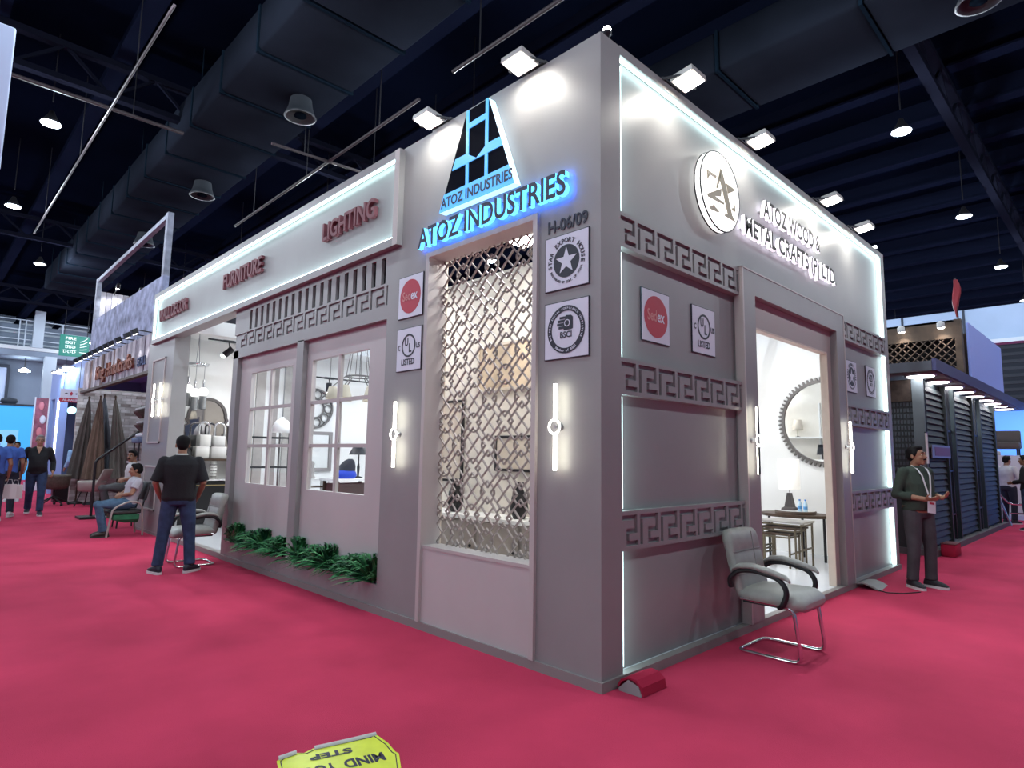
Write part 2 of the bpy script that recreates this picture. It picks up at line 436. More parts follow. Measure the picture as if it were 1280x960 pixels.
for n, (a, b, lab, r) in enumerate((((-6.9, -1.14, 8), (-20.5, -1.14, 8), 'thin straight pipe crossing the roof at the far left', 0.024),
        ((-11.2, -6, 8.2), (-11.2, 0.25, 8.2), 'brownish sprinkler pipe crossing the thin pipe at the far left', 0.04),
        ((-5.6, 2.32, 7.5), (-14, 2.4, 7.5), 'thin pipe running beside the long air duct', 0.03),
        ((-8.9, 1.2, 7.5), (-8.5, 5.5, 7.5), 'short reddish pipe below the long air duct', 0.03),
        ((-0.4, 2.27, 7.5), (-4.6, 2.24, 7.5), 'thin pipe above the stall corner', 0.03))):
    t = thing('roof_pipe', lab, 'pipe', a)
    m = MB(); m.tube([a, b], r, 8); m.build('pipe', PIPE, t)
    for q in (0.15, 0.5, 0.85):
        p = V(*a).lerp(V(*b), q); m = MB(); m.tube([p, (p.x, p.y, 9.985)], 0.01, 5); m.build('hanger_rod', DARKM, t)
t = thing('hanging_board', 'pale blue white board hanging at the left picture edge', 'sign', (-6, -4, 5.4))
m = MB(); m.rbox(-6.12, -5.2, 4.56, -6.0, -2.9, 6.24, 0.02, 2); m.build('face_sheet', M('pale_panel', (0.5, 0.58, 0.8), 0.6), t)
for y in (-5.0, -3.1):
    m = MB(); m.tube([(-6.06, y, 6.2), (-6.06, y, 9.985)], 0.012, 5); m.build('hanger', DARKM, t)
# ------------------------------------------------------------------ the stall
STALL = thing('exhibition_stall', 'large taupe corner stall with lit fascia, carved lattice and key pattern bands', 'stall', (-5.5, 3.5, 0))
def part(name, mat, fn, parent=None):
    m = MB(); fn(m); return m.build(name, mat, parent or STALL)
def boxpart(name, mat, *b, parent=None):
    m = MB()
    for q in b: m.box(*q)
    return m.build(name, mat, parent or STALL)
PLINTH = M('plinth_paint', (0.24, 0.225, 0.22), 0.45)
boxpart('plinth', PLINTH, (-6.8, -0.018, 0, 0.018, 0.0, 0.066), (-6.8, 0.0, 0, -0.05, 0.05, 0.066), (-0.05, 0.0, 0, 0.018, 7.0, 0.066), (-11.36, -0.012, 0, -9.7, 0.1, 0.05), (-9.7, 0.0, 0, -6.8, 0.1, 0.07))
boxpart('corner_pilaster', TAUPE, (-0.594, 0, 0.066, 0, 0.24, 4.64))
boxpart('sign_pilaster', TAUPE, (-2.706, 0, 0.066, -2.03, 0.2, 3.62), (-2.56, 0, 3.62, -2.03, 0.2, 4.625))
boxpart('header_panel', TAUPE, (-2.03, 0, 3.40, -0.594, 0.2, 4.64))
# lattice bay
fr = boxpart('lattice_frame', TRIM, (-2.03, -0.028, 0.066, -1.985, 0.19, 3.405), (-0.64, -0.028, 0.066, -0.594, 0.19, 3.405), (-1.985, -0.028, 3.36, -0.64, 0.19, 3.405))
boxpart('sill', TRIM, (-1.985, -0.006, 0.695, -0.64, 0.19, 0.722), parent=fr)
boxpart('lower_panel', PALE, (-1.985, 0.0, 0.066, -0.64, 0.12, 0.695))
LAT = M('lattice_paint', (0.33, 0.295, 0.27), 0.5)
def lattice():
    m = MB(); x0, x1, z0, z1, y = -1.985, -0.64, 0.722, 3.36, 0.15; d = 0.017; w = 0.0102
    L = 0.197*math.sqrt(2); ch, t, sq = 0.205, 0.1, 0.14; e = 0.5-t
    def cell(kind):
        S = [((-e, 0), (e, 0)), ((0, -e), (0, e))]
        for q in (-e, e): S += [((q, -e), (q, e)), ((-e, q), (e, q))]
        for q in (-ch, ch): S += [((e, q), (0.5+t, q)), ((q, e), (q, 0.5+t))]
        for i in (-1, 1):
            for j in (-1, 1):
                if kind == 0: S += [((i*e, j*(e-sq)), (i*(e-sq), j*(e-sq))), ((i*(e-sq), j*(e-sq)), (i*(e-sq), j*e))]
                else:
                    P = [(i*(e-sq*1.15*math.cos(PI/2*k/4)), j*(e-sq*1.15*math.sin(PI/2*k/4))) for k in range(5)]
                    S += list(zip(P[:-1], P[1:]))
        return S
    cells = (cell(0), cell(1))
    r = math.sqrt(0.5)
    cxm = (x0+x1)/2; zc = 1.02
    N = 22
    for i in range(-N, N):
        for j in range(-N, N):
            ox, oz = cxm+(i-j)*r*L, zc+(i+j)*r*L
            if ox < x0-0.4 or ox > x1+0.4 or oz < z0-0.5 or oz > z1+0.3: continue
            for a, b in cells[(i+j) % 2]:
                A = (ox+(a[0]-a[1])*r*L, oz+(a[0]+a[1])*r*L); B = (ox+(b[0]-b[1])*r*L, oz+(b[0]+b[1])*r*L)
                # clip to the frame
                t0, t1 = 0.0, 1.0; dx, dz = B[0]-A[0], B[1]-A[1]; ok = True
                for p, q in ((-dx, A[0]-x0), (dx, x1-A[0]), (-dz, A[1]-z0), (dz, z1-A[1])):
                    if abs(p) < 1e-9:
                        if q < 0: ok = False
                    else:
                        rr = q/p
                        if p < 0: t0 = max(t0, rr)
                        else: t1 = min(t1, rr)
                if not ok or t0 >= t1: continue
                P, Q = V(A[0]+dx*t0, y+d/2, A[1]+dz*t0), V(A[0]+dx*t1, y+d/2, A[1]+dz*t1)
                if (Q-P).length < 0.004: continue
                dd = (Q-P).normalized(); nn = V(-dd.z, 0, dd.x)
                m.obox((P+Q)/2, nn*w/2, V(0, d/2, 0), (Q-P)/2+dd*w*0.3)
    return m.build('carved_lattice', LAT, STALL)
lattice()
# window bay
boxpart('bay_stile', TAUPE, (-6.80, 0, 0.27, -6.62, 0.075, 3.0))
boxpart('bay_column', TAUPE, (-4.705, 0, 0.27, -4.53, 0.075, 2.9))
def wpanel(x0, x1, a, b, z0=1.095, z1=2.635):
    p = boxpart('window_panel', PALE, (x0, 0.065, 0.2, a, 0.12, 2.9), (b, 0.065, 0.2, x1, 0.12, 2.9), (a, 0.065, 0.2, b, 0.12, z0), (a, 0.065, z1, b, 0.12, 2.9))
    xm = (a+b)/2
    boxpart('muntin', TRIM, (xm-0.028, 0.072, z0, xm+0.028, 0.112, z1), parent=p)
    for k in (1, 2):
        z = z0+(z1-z0)*k/3; boxpart('muntin', TRIM, (a, 0.075, z-0.02, xm-0.028, 0.108, z+0.02), (xm+0.028, 0.075, z-0.02, b, 0.108, z+0.02), parent=p)
    G = glass('window_glass', (0.96, 0.98, 1.0), 0.05)
    for i in range(2):
        for k in range(3):
            xa, xb = (a, xm-0.028) if i == 0 else (xm+0.028, b); za = z0+(z1-z0)*k/3+(0.02 if k else 0); zb = z0+(z1-z0)*(k+1)/3-(0.02 if k < 2 else 0)
            boxpart('pane', G, (xa, 0.090, za, xb, 0.094, zb), parent=p)
wpanel(-4.53, -2.706, -4.40, -3.11); wpanel(-6.62, -4.705, -6.24, -4.93)
# frieze of slats and keys above the windows
fz = boxpart('frieze_board', TAUPE, (-6.80, 0.0, 2.885, -2.706, 0.1, 3.03), (-6.80, 0.022, 3.03, -2.706, 0.1, 3.262), (-6.80, 0.0, 3.238, -2.706, 0.022, 3.262), (-6.80, 0.0, 3.54, -2.706, 0.1, 3.62))
boxpart('slot_backing', M('black_void', (0.004, 0.004, 0.006), 0.9), (-6.8, 0.035, 3.262, -2.706, 0.06, 3.54), parent=fz)
xe = -2.706; edges = []
slots = [-2.80-0.1905*k for k in range(19)]
cuts = [-2.706]+[q for s in slots for q in (s+0.042, s-0.042)]+[-6.80]
for k in range(0, len(cuts), 2):
    boxpart('slat', TAUPE, (cuts[k+1], 0.0, 3.262, cuts[k], 0.035, 3.54), parent=fz)
# greek key
GRO = [(0, 0, 1, 6), (1, 0, 6.9, 1), (5.9, 0, 6.9, 3.6), (3, 2.6, 6.9, 3.6), (3, 2.6, 4, 6), (3, 5, 7.35, 6)]
def key_cells():
    xs = sorted({0, 8}|{q for g in GRO for q in (g[0], g[2])}); ys = sorted({0, 6}|{q for g in GRO for q in (g[1], g[3])})
    out = []
    for j in range(len(ys)-1):
        run = None
        for i in range(len(xs)-1):
            cx, cy = (xs[i]+xs[i+1])/2, (ys[j]+ys[j+1])/2
            hit = any(g[0] < cx < g[2] and g[1] < cy < g[3] for g in GRO)
            if not hit:
                if run and abs(run[2]-xs[i]) < 1e-6: run[2] = xs[i+1]
                else:
                    run = [xs[i], ys[j], xs[i+1], ys[j+1]]; out.append(run)
            else: run = None
    return out
KC = key_cells()
def key_band(face, a0, a1, z0, z1, period, base, depth, mirror=False, rail=0.03):
    """raised meander between two rails; face 'R' lies in x = 0, 'L' in y = 0"""
    zt, zb = z1-rail, z0+rail; cw = period/8; chh = (zt-zb)/6
    if face == 'R':
        b = boxpart('key_band', TAUPE, (-0.07, a0, z0, -depth, a1, z1), (-depth, a0, zt, 0, a1, z1), (-depth, a0, z0, 0, a1, zb))
    else: b = fz
    k = 0
    while base+k*period < a1:
        m = MB(); s0 = base+k*period
        for x0, y0, x1, y1 in KC:
            if mirror: x0, x1 = 8-x1, 8-x0
            p, q = max(a0, s0+x0*cw), min(a1, s0+x1*cw)
            if q-p < 0.002: continue
            if face == 'R': m.box(-depth, p, zt-y1*chh, 0, q, zt-y0*chh)
            else: m.box(p, 0, zt-y1*chh, q, depth, zt-y0*chh)
        if m.v: m.build('key', TAUPE, b)
        k += 1
for z0, z1 in ((3.067, 3.335), (1.973, 2.241), (0.875, 1.149)):
    key_band('R', 0.24, 2.15, z0, z1, 0.2715, 0.187, 0.024)
    key_band('R', 4.95, 6.86, z0, z1, 0.2715, 4.90, 0.024)
key_band('L', -6.66, -2.706, 3.03, 3.238, 0.302, -6.66, 0.022, False, 0.0)
# right face: sunk panels, rims, door frame
boxpart('sunk_panel', TAUPE, (-0.13, 0.24, 3.3, -0.07, 7.0, 4.62), parent=None)
for y0, y1 in ((0.24, 2.2), (4.9, 7.0)):
    for z0, z1 in ((2.2, 3.1), (1.1, 2.0), (0.05, 0.9)): boxpart('sunk_panel', TAUPE, (-0.13, y0, z0, -0.07, y1, z1))
boxpart('rim', TAUPE, (-0.13, 0.24, 4.575, 0.0, 7.0, 4.65), (-0.13, 6.86, 0.066, 0.0, 7.0, 4.575))
df = boxpart('door_frame', TAUPE, (-0.13, 2.15, 0.066, 0.03, 2.41, 3.11), (-0.13, 4.68, 0.066, 0.03, 4.95, 3.11), (-0.13, 2.15, 3.11, 0.03, 4.95, 3.345))
boxpart('frame_edge', TRIM, (-0.05, 2.135, 0.066, 0.036, 2.158, 3.345), (-0.05, 4.942, 0.066, 0.036, 4.962, 3.345), (-0.05, 2.135, 3.338, 0.036, 4.962, 3.352), parent=df)
dl = boxpart('door_lining', M('warm_pale_paint', (0.40, 0.355, 0.33), 0.5), (-0.125, 2.41, 0.066, -0.05, 2.53, 2.83), (-0.125, 4.55, 0.066, -0.05, 4.68, 2.83), (-0.125, 2.41, 2.83, -0.05, 4.68, 3.11))
boxpart('jamb_edge', CREAM, (-0.128, 4.532, 0.066, -0.045, 4.551, 2.83), (-0.128, 2.529, 0.066, -0.045, 2.548, 2.83), (-0.128, 2.548, 2.815, -0.045, 4.532, 2.832), parent=dl)
# fascia over the left face
fa = boxpart('fascia', TAUPE, (-11.05, 0.0, 3.62, -2.56, 0.14, 4.6), (-11.05, -0.065, 3.60, -2.48, 0.14, 3.685), (-11.05, -0.065, 4.52, -2.48, 0.14, 4.605), (-11.05, -0.065, 3.685, -10.985, 0.0, 4.52), (-2.56, -0.065, 3.685, -2.48, 0.0, 4.52))
boxpart('lip_edge', TRIM, (-2.56, -0.07, 3.60, -2.482, -0.064, 4.605), parent=fa)
for b in ((-10.98, -0.052, 4.505, -2.57, -0.032, 4.52), (-10.96, -0.058, 3.685, -2.57, -0.022, 3.695), (-10.985, -0.052, 3.69, -10.965, -0.03, 4.5), (-2.568, -0.055, 3.7, -2.56, -0.025, 4.5)): boxpart('led_strip', LED, b, parent=fa)
# light strips of the right face
for b in ((-0.045, 0.25, 4.562, -0.025, 6.84, 4.575), (-0.064, 0.24, 3.345, -0.012, 0.246, 4.56)): boxpart('led_strip', LED, b)
boxpart('led_diffuser', LEDD, (-0.07, 0.336, 3.345, -0.066, 0.344, 4.56))
boxpart('led_strip', LEDR, (-0.06, 6.845, 3.34, -0.012, 6.86, 4.56))
for z0, z1 in ((2.25, 3.06), (1.16, 1.965), (0.075, 0.868)):
    boxpart('led_strip', LEDR, (-0.06, 6.845, z0, -0.012, 6.86, z1)); boxpart('led_strip', LED, (-0.064, 0.24, z0, -0.012, 0.246, z1)); boxpart('led_diffuser', LEDD, (-0.07, 0.336, z0, -0.066, 0.344, z1))
# pier left of the entrance
pr_ = boxpart('pier', TAUPE, (-11.36, 0, 0.05, -9.72, 0.26, 3.66))
for z0, z1 in ((1.66, 3.28), (0.42, 1.24)):
    m = MB()
    for b in ((-11.0, z0, -10.18, z0+0.03), (-11.0, z1-0.03, -10.18, z1), (-11.0, z0, -10.97, z1), (-10.21, z0, -10.18, z1)): m.box(b[0], -0.018, b[1], b[2], 0, b[3])
    m.build('panel_moulding', TRIM, pr_)
# inside of the stall
TILE = M('white_gloss_tile', (0.72, 0.74, 0.78), 0.12, noise=0.02, nscale=1)
boxpart('stall_floor', TILE, (-11.25, 0.12, 0.0, -0.06, 6.95, 0.062))
boxpart('end_wall', WHITE, (-11.36, 0.26, 0.0, -11.253, 7.0, 4.1))
boxpart('back_wall', WHITE, (-11.25, 6.953, 0.0, -0.13, 7.0, 4.1))
boxpart('inner_lining', CREAM, (-2.7, 0.201, 0.066, -2.03, 0.24, 3.6), (-0.594, 0.241, 0.066, -0.14, 0.27, 3.6), (-0.17, 0.27, 0.066, -0.131, 2.41, 3.6), (-0.17, 4.68, 0.066, -0.131, 6.95, 3.6), (-6.8, 0.121, 0.066, -6.3, 0.15, 3.6))
boxpart('partition', M('cream_partition', (0.72, 0.68, 0.61), 0.55, noise=0.03), (-4.0, 1.503, 0.062, -1.75, 1.58, 3.7))
boxpart('bulkhead', WHITE, (-11.25, 0.27, 3.86, -10.2, 6.95, 4.1))
for x in (-1.6, -4.2, -7.2, -9.6): boxpart('cross_beam', WHITE, (x-0.06, 0.14 if x < -2 else 0.2, 3.7, x+0.06, 6.95, 3.84))
boxpart('cross_beam', WHITE, (-10.3, 3.2, 3.7, -0.14, 3.32, 3.84))
def added_room_light(x, y, k):  # added fill lights; the panel fittings are invented to carry them
    t = thing('added_panel_lamp', 'added flat square fill light under a white cross beam inside the stall', 'lamp', (x, y, 3.7), 0, 'added panel lights inside the stall')
    m = MB(); m.box(x-0.2, y-0.2, 3.672, x+0.2, y+0.2, 3.7); m.build('housing', STEEL, t)
    m = MB(); m.box(x-0.18, y-0.18, 3.665, x+0.18, y+0.18, 3.674); m.build('lens', M('added_panel_lens', (1, 1, 1), emit=14, ecol=(1, 0.98, 0.94)), t)
    lamp('added_panel_light', 'AREA', (x, y, 3.66), ROOM_W, t, 0.36, (1, 0.985, 0.95), (0, 0, -1), sy=0.36)
for x in (-1.6, -4.2, -7.2, -9.6):
    for y in (0.85 if x > -2 else 1.9, 5.2): added_room_light(x, y, 0)
added_room_light(-4.2, 0.75, 0)
# ------------------------------------------------------------------ planter and plants
pf = boxpart('planter_trough', TAUPE, (-6.80, 0.0, 0.066, -2.706, 0.02, 0.268), (-6.8, 0.02, 0.066, -2.706, 0.062, 0.2))
o = boxpart('planter_soil', M('dark_soil', (0.02, 0.015, 0.01), 0.9), (-6.78, 0.02, 0.2, -2.71, 0.062, 0.225), parent=pf)
LEAF = [M('leaf_green', (0.03, 0.17, 0.06), 0.45), M('leaf_dark', (0.008, 0.06, 0.03), 0.45), M('leaf_light', (0.07, 0.27, 0.10), 0.45)]
def leafy(x, y, z, R, n, h):
    m = MB()
    for k in range(n):
        m.cur = random.choice((0, 0, 1, 2)); a = random.uniform(0, 2*PI); ln = R*random.uniform(0.7, 1.15); el = random.uniform(0.1, 1.35)
        d = V(math.cos(a), math.sin(a)*0.75-0.28, 0).normalized(); w = 0.016*random.uniform(0.8, 1.3)
        sd = V(-d.y, d.x, 0); P = V(x+random.uniform(-.05, .05), y+random.uniform(-0.015, 0.015), z)
        pts = []
        for i in range(4):
            t = i/3; r = ln*t*math.cos(el); zz = h*math.sin(el)*(1.5*t-0.75*t*t)-0.06*t*t
            pts.append(P+d*r+V(0, 0, zz))
        for q in pts:
            if q.y > 0.056: q.y = 0.056
        ws = [w*0.4, w, w*0.85, 0.001]
        vs = []
        for p, ww in zip(pts, ws): vs += [p-sd*ww, p+V(0, 0, ww*0.5), p+sd*ww]
        for q in vs:
            q.x = max(x-0.138, min(x+0.138, q.x))
            if -5.2 < x < -4.72: q.x = min(q.x, -4.72)
            if -4.6 < x < -4.25: q.x = max(q.x, -4.515)
            q.x = max(q.x, -6.6)
            if q.y > 0.060: q.y = 0.060
            if x < -6.1 and q.y < -0.05: q.y = -0.05
            if (-4.72 < q.x < -4.515 or q.x < -6.605) and q.y > -0.008: q.y = -0.008
            if q.x > -2.715: q.x = -2.715
            if q.y > -0.03 and q.z < 0.276: q.z = 0.276
        fs = []
        for i in range(3): fs += [(3*i, 3*i+1, 3*i+4, 3*i+3), (3*i+1, 3*i+2, 3*i+5, 3*i+4)]
        m.add(vs, fs, True)
    return m
npl = 14
for k in range(npl):
    x = -6.52+k*(3.67/(npl-1))+{0: 0.08, 6: -0.06, 7: 0.14}.get(k, 0); far = k/(npl-1)
    if k == 0: lab = 'green leafy plant at the left end of the planter beside the office chair'
    elif k == npl-1: lab = 'green leafy plant at the right end of the planter beside the sign pilaster'
    else: lab = '%s green leafy plant from the left end of the planter trough' % ('second third fourth fifth sixth seventh eighth ninth tenth eleventh twelfth thirteenth'.split()[k-1])
    t = thing('leafy_plant', lab, 'plant', (x, 0.03, 0.22), 0, 'green plants in the planter under the windows')
    big = 1.15+0.25*math.sin(k*2.1)
    o = leafy(x, 0.030, 0.272, 0.30*big, 95, 0.34*big).build('foliage', LEAF, t); tag(o, kind='stuff')
    m = MB()
    for s in range(4): m.tube([(x+0.02*s-0.03, 0.04, 0.228), (x+0.03*s-0.045, 0.035, 0.33)], 0.004, 5)
    m.build('stem', LEAF[1], t)
# ------------------------------------------------------------------ flood lamps on the top edge
def flood(face, c, label):
    """square flood lamp held in front of the wall top by a bracket; c = position along the wall"""
    zt = 4.6; t = thing('flood_lamp', label, 'lamp', (0.17, c, zt) if face == 'R' else (c, -0.15, zt), 0, 'flood lamps along the top edge of the stall')
    # local frame: n out of the wall, a along it
    n = X_ if face == 'R' else -Y_; a = Y_ if face == 'R' else X_
    P = lambda u, w, z: a*(c+u)+n*w+V(0, 0, z)
    q = math.radians(8); out = n*math.cos(q)+V(0, 0, math.sin(q)); dn = -V(0, 0, math.cos(q))+n*math.sin(q)
    ctr = P(0, 0.17, zt+0.01)
    m = MB(); m.obox(ctr-dn*0.025, a*0.115, out*0.1, dn*0.022)
    for k in range(5): m.obox(ctr-dn*0.055+a*(k-2)*0.04, a*0.005, out*0.08, dn*0.012)
    m.build('housing', M('flood_housing', (0.35, 0.34, 0.33), 0.5), t)
    m = MB(); m.obox(ctr+dn*0.001, a*0.1, out*0.085, dn*0.003); m.build('lens', FLOODE, t)
    m = MB()
    for s in (-1, 1): m.bar(ctr+a*0.123*s, P(0.123*s, 0.008, zt+0.05), 0.012, 0.02)
    m.box(*[v for v in P(-0.13, -0.06, zt+0.053)], *[v for v in P(0.13, 0.012, zt+0.066)])
    m.build('bracket', DARKM, t)
    lamp('flood_light', 'AREA', ctr+dn*0.02, FLOOD_W, t, 0.2, (1.0, 0.95, 0.86), dn-n*0.25, sy=0.16)
for c, lb in ((0.96, 'square flood lamp on the right wall top, nearest the corner'), (2.33, 'square flood lamp on the right wall top above the round emblem'),
              (4.28, 'square flood lamp on the right wall top, third from the corner'), (5.52, 'square flood lamp on the right wall top, farthest from the corner')): flood('R', c, lb)
for c, lb in ((-0.67, 'square flood lamp on the left wall top nearest the corner'), (-1.87, 'square flood lamp on the left wall top beside the triangular sign')): flood('L', c, lb)
def stub(x, y, lab):
    t = thing('strip_end_lamp', lab, 'lamp', (x, y, 4.65))
    m = MB(); m.lathe([(0.02, 4.64), (0.02, 4.68), (0.035, 4.69), (0.035, 4.71)], (x, y, 0), n=12); m.build('socket', DARKM, t)
    m = MB(); m.ball((x, y, 4.725), 0.032); m.build('bulb', FLOODE, t)
stub(-0.03, 0.12, 'small bright lamp on the very top of the stall corner')
stub(-0.05, 6.8, 'small lamp on the far end of the right wall top')

# ------------------------------------------------------------------ tube wall lamps with a ring
def sconce(o, ax, nn, zc, label, h=0.62, front=True, side=False, name='wall_lamp', grp='tube wall lamps with a ring'):
    o = Vector(o); ax = Vector(ax); nn = Vector(nn)
    t = thing(name, label, 'lamp', o+V(0, 0, zc), 0, grp)
    g = 0.065
    m = MB(); m.lathe([(0.026, 0.002), (0.026, 0.02), (0.014, 0.025), (0.014, g)], o+V(0, 0, zc), nn, 14); m.build('mount', STEEL, t)
    for a, b in ((0.055, h/2), (-h/2, -0.055)):
        m = MB(); c = o+nn*(g+0.006)+V(0, 0, zc+(a+b)/2); m.obox(c, ax*0.009, nn*0.006, V(0, 0, (b-a)/2)); m.build('tube', LEDW if front else BLACK, t)
        m = MB(); c = o+nn*(g-0.006)+V(0, 0, zc+(a+b)/2); m.obox(c, ax*0.009, nn*0.005, V(0, 0, (b-a)/2)); m.build('back_strip', LEDB, t)
    m = MB(); n = 28; c = o+nn*(g+0.01)+V(0, 0, zc); m.tube([c+(ax*math.cos(2*PI*k/n)+Z_*math.sin(2*PI*k/n))*0.05 for k in range(n)], 0.0075, 8, closed=True); m.build('ring', LEDW, t)
sconce((-2.40, 0, 0), X_, -Y_, 1.71, 'bright tube wall lamp left of the carved lattice')
sconce((-0.36, 0, 0), X_, -Y_, 1.735, 'bright tube wall lamp right of the carved lattice')
sconce((0.03, 2.235, 0), Y_, X_, 1.70, 'tube wall lamp with dark front on the left door jamb', front=False)
sconce((0.03, 4.50+0.32, 0), Y_, X_, 1.69, 'bright tube wall lamp on the right door jamb')
sconce((-10.56, 0, 0), X_, -Y_, 2.47, 'bright tube wall lamp on the pier, left one of the pair', name='pier_lamp', grp='tube lamps on the entrance pier')
sconce((-10.15, 0, 0), X_, -Y_, 2.47, 'bright tube wall lamp on the pier, right one of the pair', name='pier_lamp', grp='tube lamps on the entrance pier')

# ------------------------------------------------------------------ certificate boards
RED = M('sign_red', (0.42, 0.02, 0.05), 0.5); REDL = M('sign_pale_red', (0.55, 0.2, 0.2), 0.5); GOLD = M('dull_gold', (0.32, 0.28, 0.17), 0.4)
INKB = M('sign_black', (0.015, 0.015, 0.03), 0.5)
def board(label, o, ax, w, h, group='square certificate boards on the stall walls'):
    """o = lower left corner on the wall"""
    o = Vector(o); ax = Vector(ax); nn = ax.cross(Z_)
    t = thing('certificate_board', label, 'sign', o, 0, group)
    c = o+ax*w/2+Z_*h/2+nn*0.0015
    m = MB(); m.obox(c+nn*0.005, ax*w/2, Z_*h/2, nn*0.005); m.build('edge', INKB, t)
    m = MB(); m.obox(c+nn*0.0108, ax*(w/2-0.006), Z_*(h/2-0.006), nn*0.001); m.build('face', SIGNW, t)
    return t, c+nn*0.0125, ax, nn
def sedex(label, o, ax):
    t, c, ax, nn = board(label, o, ax, 0.405, 0.42)
    m = MB(); m.poly(disc_pts(0.168), c+nn*0.001, ax, Z_, 0.002); m.build('red_disc', RED, t)
    m = MB(); fit_text(m, 'Sed', c-ax*0.125-Z_*0.035+nn*0.002, ax, Z_, 0.13, 0.09, 0.001); m.build('lettering', REDL, t)
    m = MB(); fit_text(m, 'ex', c+ax*0.015-Z_*0.035+nn*0.002, ax, Z_, 0.105, 0.062, 0.001); m.build('lettering', SIGNW, t)
def listed(label, o, ax):
    t, c, ax, nn = board(label, o, ax, 0.405, 0.42)
    m = MB(); ring(m, c+Z_*0.035, ax, Z_, 0.095, 0.112, 0.002); m.build('ring', INKB, t)
    m = MB(); fit_text(m, 'U', c-ax*0.062+Z_*0.035+nn*0.001, ax, Z_, 0.055, 0.075, 0.001); m.build('lettering', INKB, t)
    m = MB(); fit_text(m, 'L', c+ax*0.008-Z_*0.03+nn*0.001, ax, Z_, 0.042, 0.085, 0.001); m.build('lettering', INKB, t)
    m = MB(); fit_text(m, 'C', c-ax*0.172+Z_*0.0+nn*0.001, ax, Z_, 0.035, 0.05, 0.001); m.build('lettering', INKB, t)
    m = MB(); fit_text(m, 'US', c+ax*0.122+Z_*0.0+nn*0.001, ax, Z_, 0.062, 0.05, 0.001); m.build('lettering', INKB, t)
    m = MB(); fit_text(m, 'LISTED', c-ax*0.11-Z_*0.15+nn*0.001, ax, Z_, 0.21, 0.058, 0.001); m.build('lettering', INKB, t)
def star(label, o, ax, w=0.425):
    t, c, ax, nn = board(label, o, ax, w, 0.42)
    m = MB(); m.poly(disc_pts(0.125), c+nn*0.001, ax, Z_, 0.002); m.build('disc', INKB, t)
    P = []
    for k in range(10):
        a = PI/2+PI*k/5; r = 0.105 if k % 2 == 0 else 0.042; P.append((r*math.cos(a), r*math.sin(a)))
    m = MB(); m.poly(P, c+nn*0.002, ax, Z_, 0.002); m.build('star', SIGNW, t)
    m = MB(); ring_text(m, 'STAR EXPORT HOUSE', c+nn*0.001, ax, Z_, 0.142, 0.05, 190, -10, 0.001); tag(m.build('lettering', INKB, t), kind='stuff')
    m = MB(); ring_text(m, 'RECOGNISED BY GOVT. OF INDIA', c+nn*0.001, ax, Z_, 0.168, 0.025, 205, 335, 0.001, True); tag(m.build('lettering', INKB, t), kind='stuff')
def bsci(label, o, ax, w=0.425):
    t, c, ax, nn = board(label, o, ax, w, 0.43)
    m = MB(); ring(m, c, ax, Z_, 0.138, 0.178, 0.002); m.build('ring', INKB, t)
    m = MB(); ring_text(m, 'BUSINESS SOCIAL COMPLIANCE INITIATIVE', c+nn*0.002, ax, Z_, 0.15, 0.021, 205, -25, 0.001); tag(m.build('lettering', SIGNW, t), kind='stuff')
    m = MB(); ring_text(m, 'Member of BSCI', c+nn*0.002, ax, Z_, 0.166, 0.026, 235, 305, 0.001, True); tag(m.build('lettering', SIGNW, t), kind='stuff')
    m = MB(); fit_text(m, 'BSCI', c-ax*0.055-Z_*0.06+nn*0.001, ax, Z_, 0.11, 0.045, 0.001); m.build('lettering', INKB, t)
    m = MB()
    for k, (u, z, l) in enumerate(((-0.06, 0.088, 0.11), (-0.078, 0.064, 0.09), (-0.085, 0.04, 0.09), (-0.07, 0.016, 0.09))): m.obox(c+ax*(u+l/2)+Z_*z+nn*0.001, ax*l/2, Z_*0.009, nn*0.001)
    m.poly([(0.0, 0.105), (0.05, 0.1), (0.066, 0.085), (0.066, 0.0), (0.05, -0.005), (-0.02, -0.005), (-0.03, 0.04), (-0.01, 0.07)], c+nn*0.0015, ax, Z_, 0.001)
    m.build('hand_emblem', INKB, t)
    m = MB(); ring(m, c+ax*0.012+Z_*0.045+nn*0.001, ax, Z_, 0.02, 0.027, 0.002); m.box(0, 0, 0, 0, 0, 0) if False else None; m.build('globe_ring', SIGNW, t)
sedex('white board with a red disc on the pilaster left of the lattice', (-2.49, 0, 2.834), X_)
listed('white board with a ringed emblem and LISTED on the pilaster left of the lattice', (-2.49, 0, 2.315), X_)
star('white board with a star in a dark disc on the corner pilaster', (-0.52, 0, 2.752), X_)
bsci('white board with a ringed hand emblem on the corner pilaster', (-0.52, 0, 2.232), X_)
sedex('white board with a red disc in the sunk panel of the right wall', (-0.07, 0.555+0.03, 2.425), Y_)
listed('white board with a ringed emblem and LISTED in the sunk panel of the right wall', (-0.07, 1.315+0.035, 2.43), Y_)
star('small white star board right of the door', (-0.07, 5.17+0.08, 2.42), Y_)
bsci('small white ring emblem board at the far end, right of the door', (-0.07, 5.99+0.08, 2.42), Y_)

# ------------------------------------------------------------------ lettering signs
CY = M('cyan_lit_acrylic', (0.03, 0.16, 0.3), 0.4, emit=0.95, ecol=(0.09, 0.42, 1.0))
CYS = M('cyan_lit_side', (0.1, 0.5, 0.8), 0.4, emit=1.7, ecol=(0.12, 0.55, 1.0))
WSIDE = M('white_lit_side', (0.9, 0.9, 0.9), 0.4, emit=0.8, ecol=(0.94, 0.88, 1.0))
PANE = M('black_acrylic', (0.006, 0.007, 0.012), 0.12)
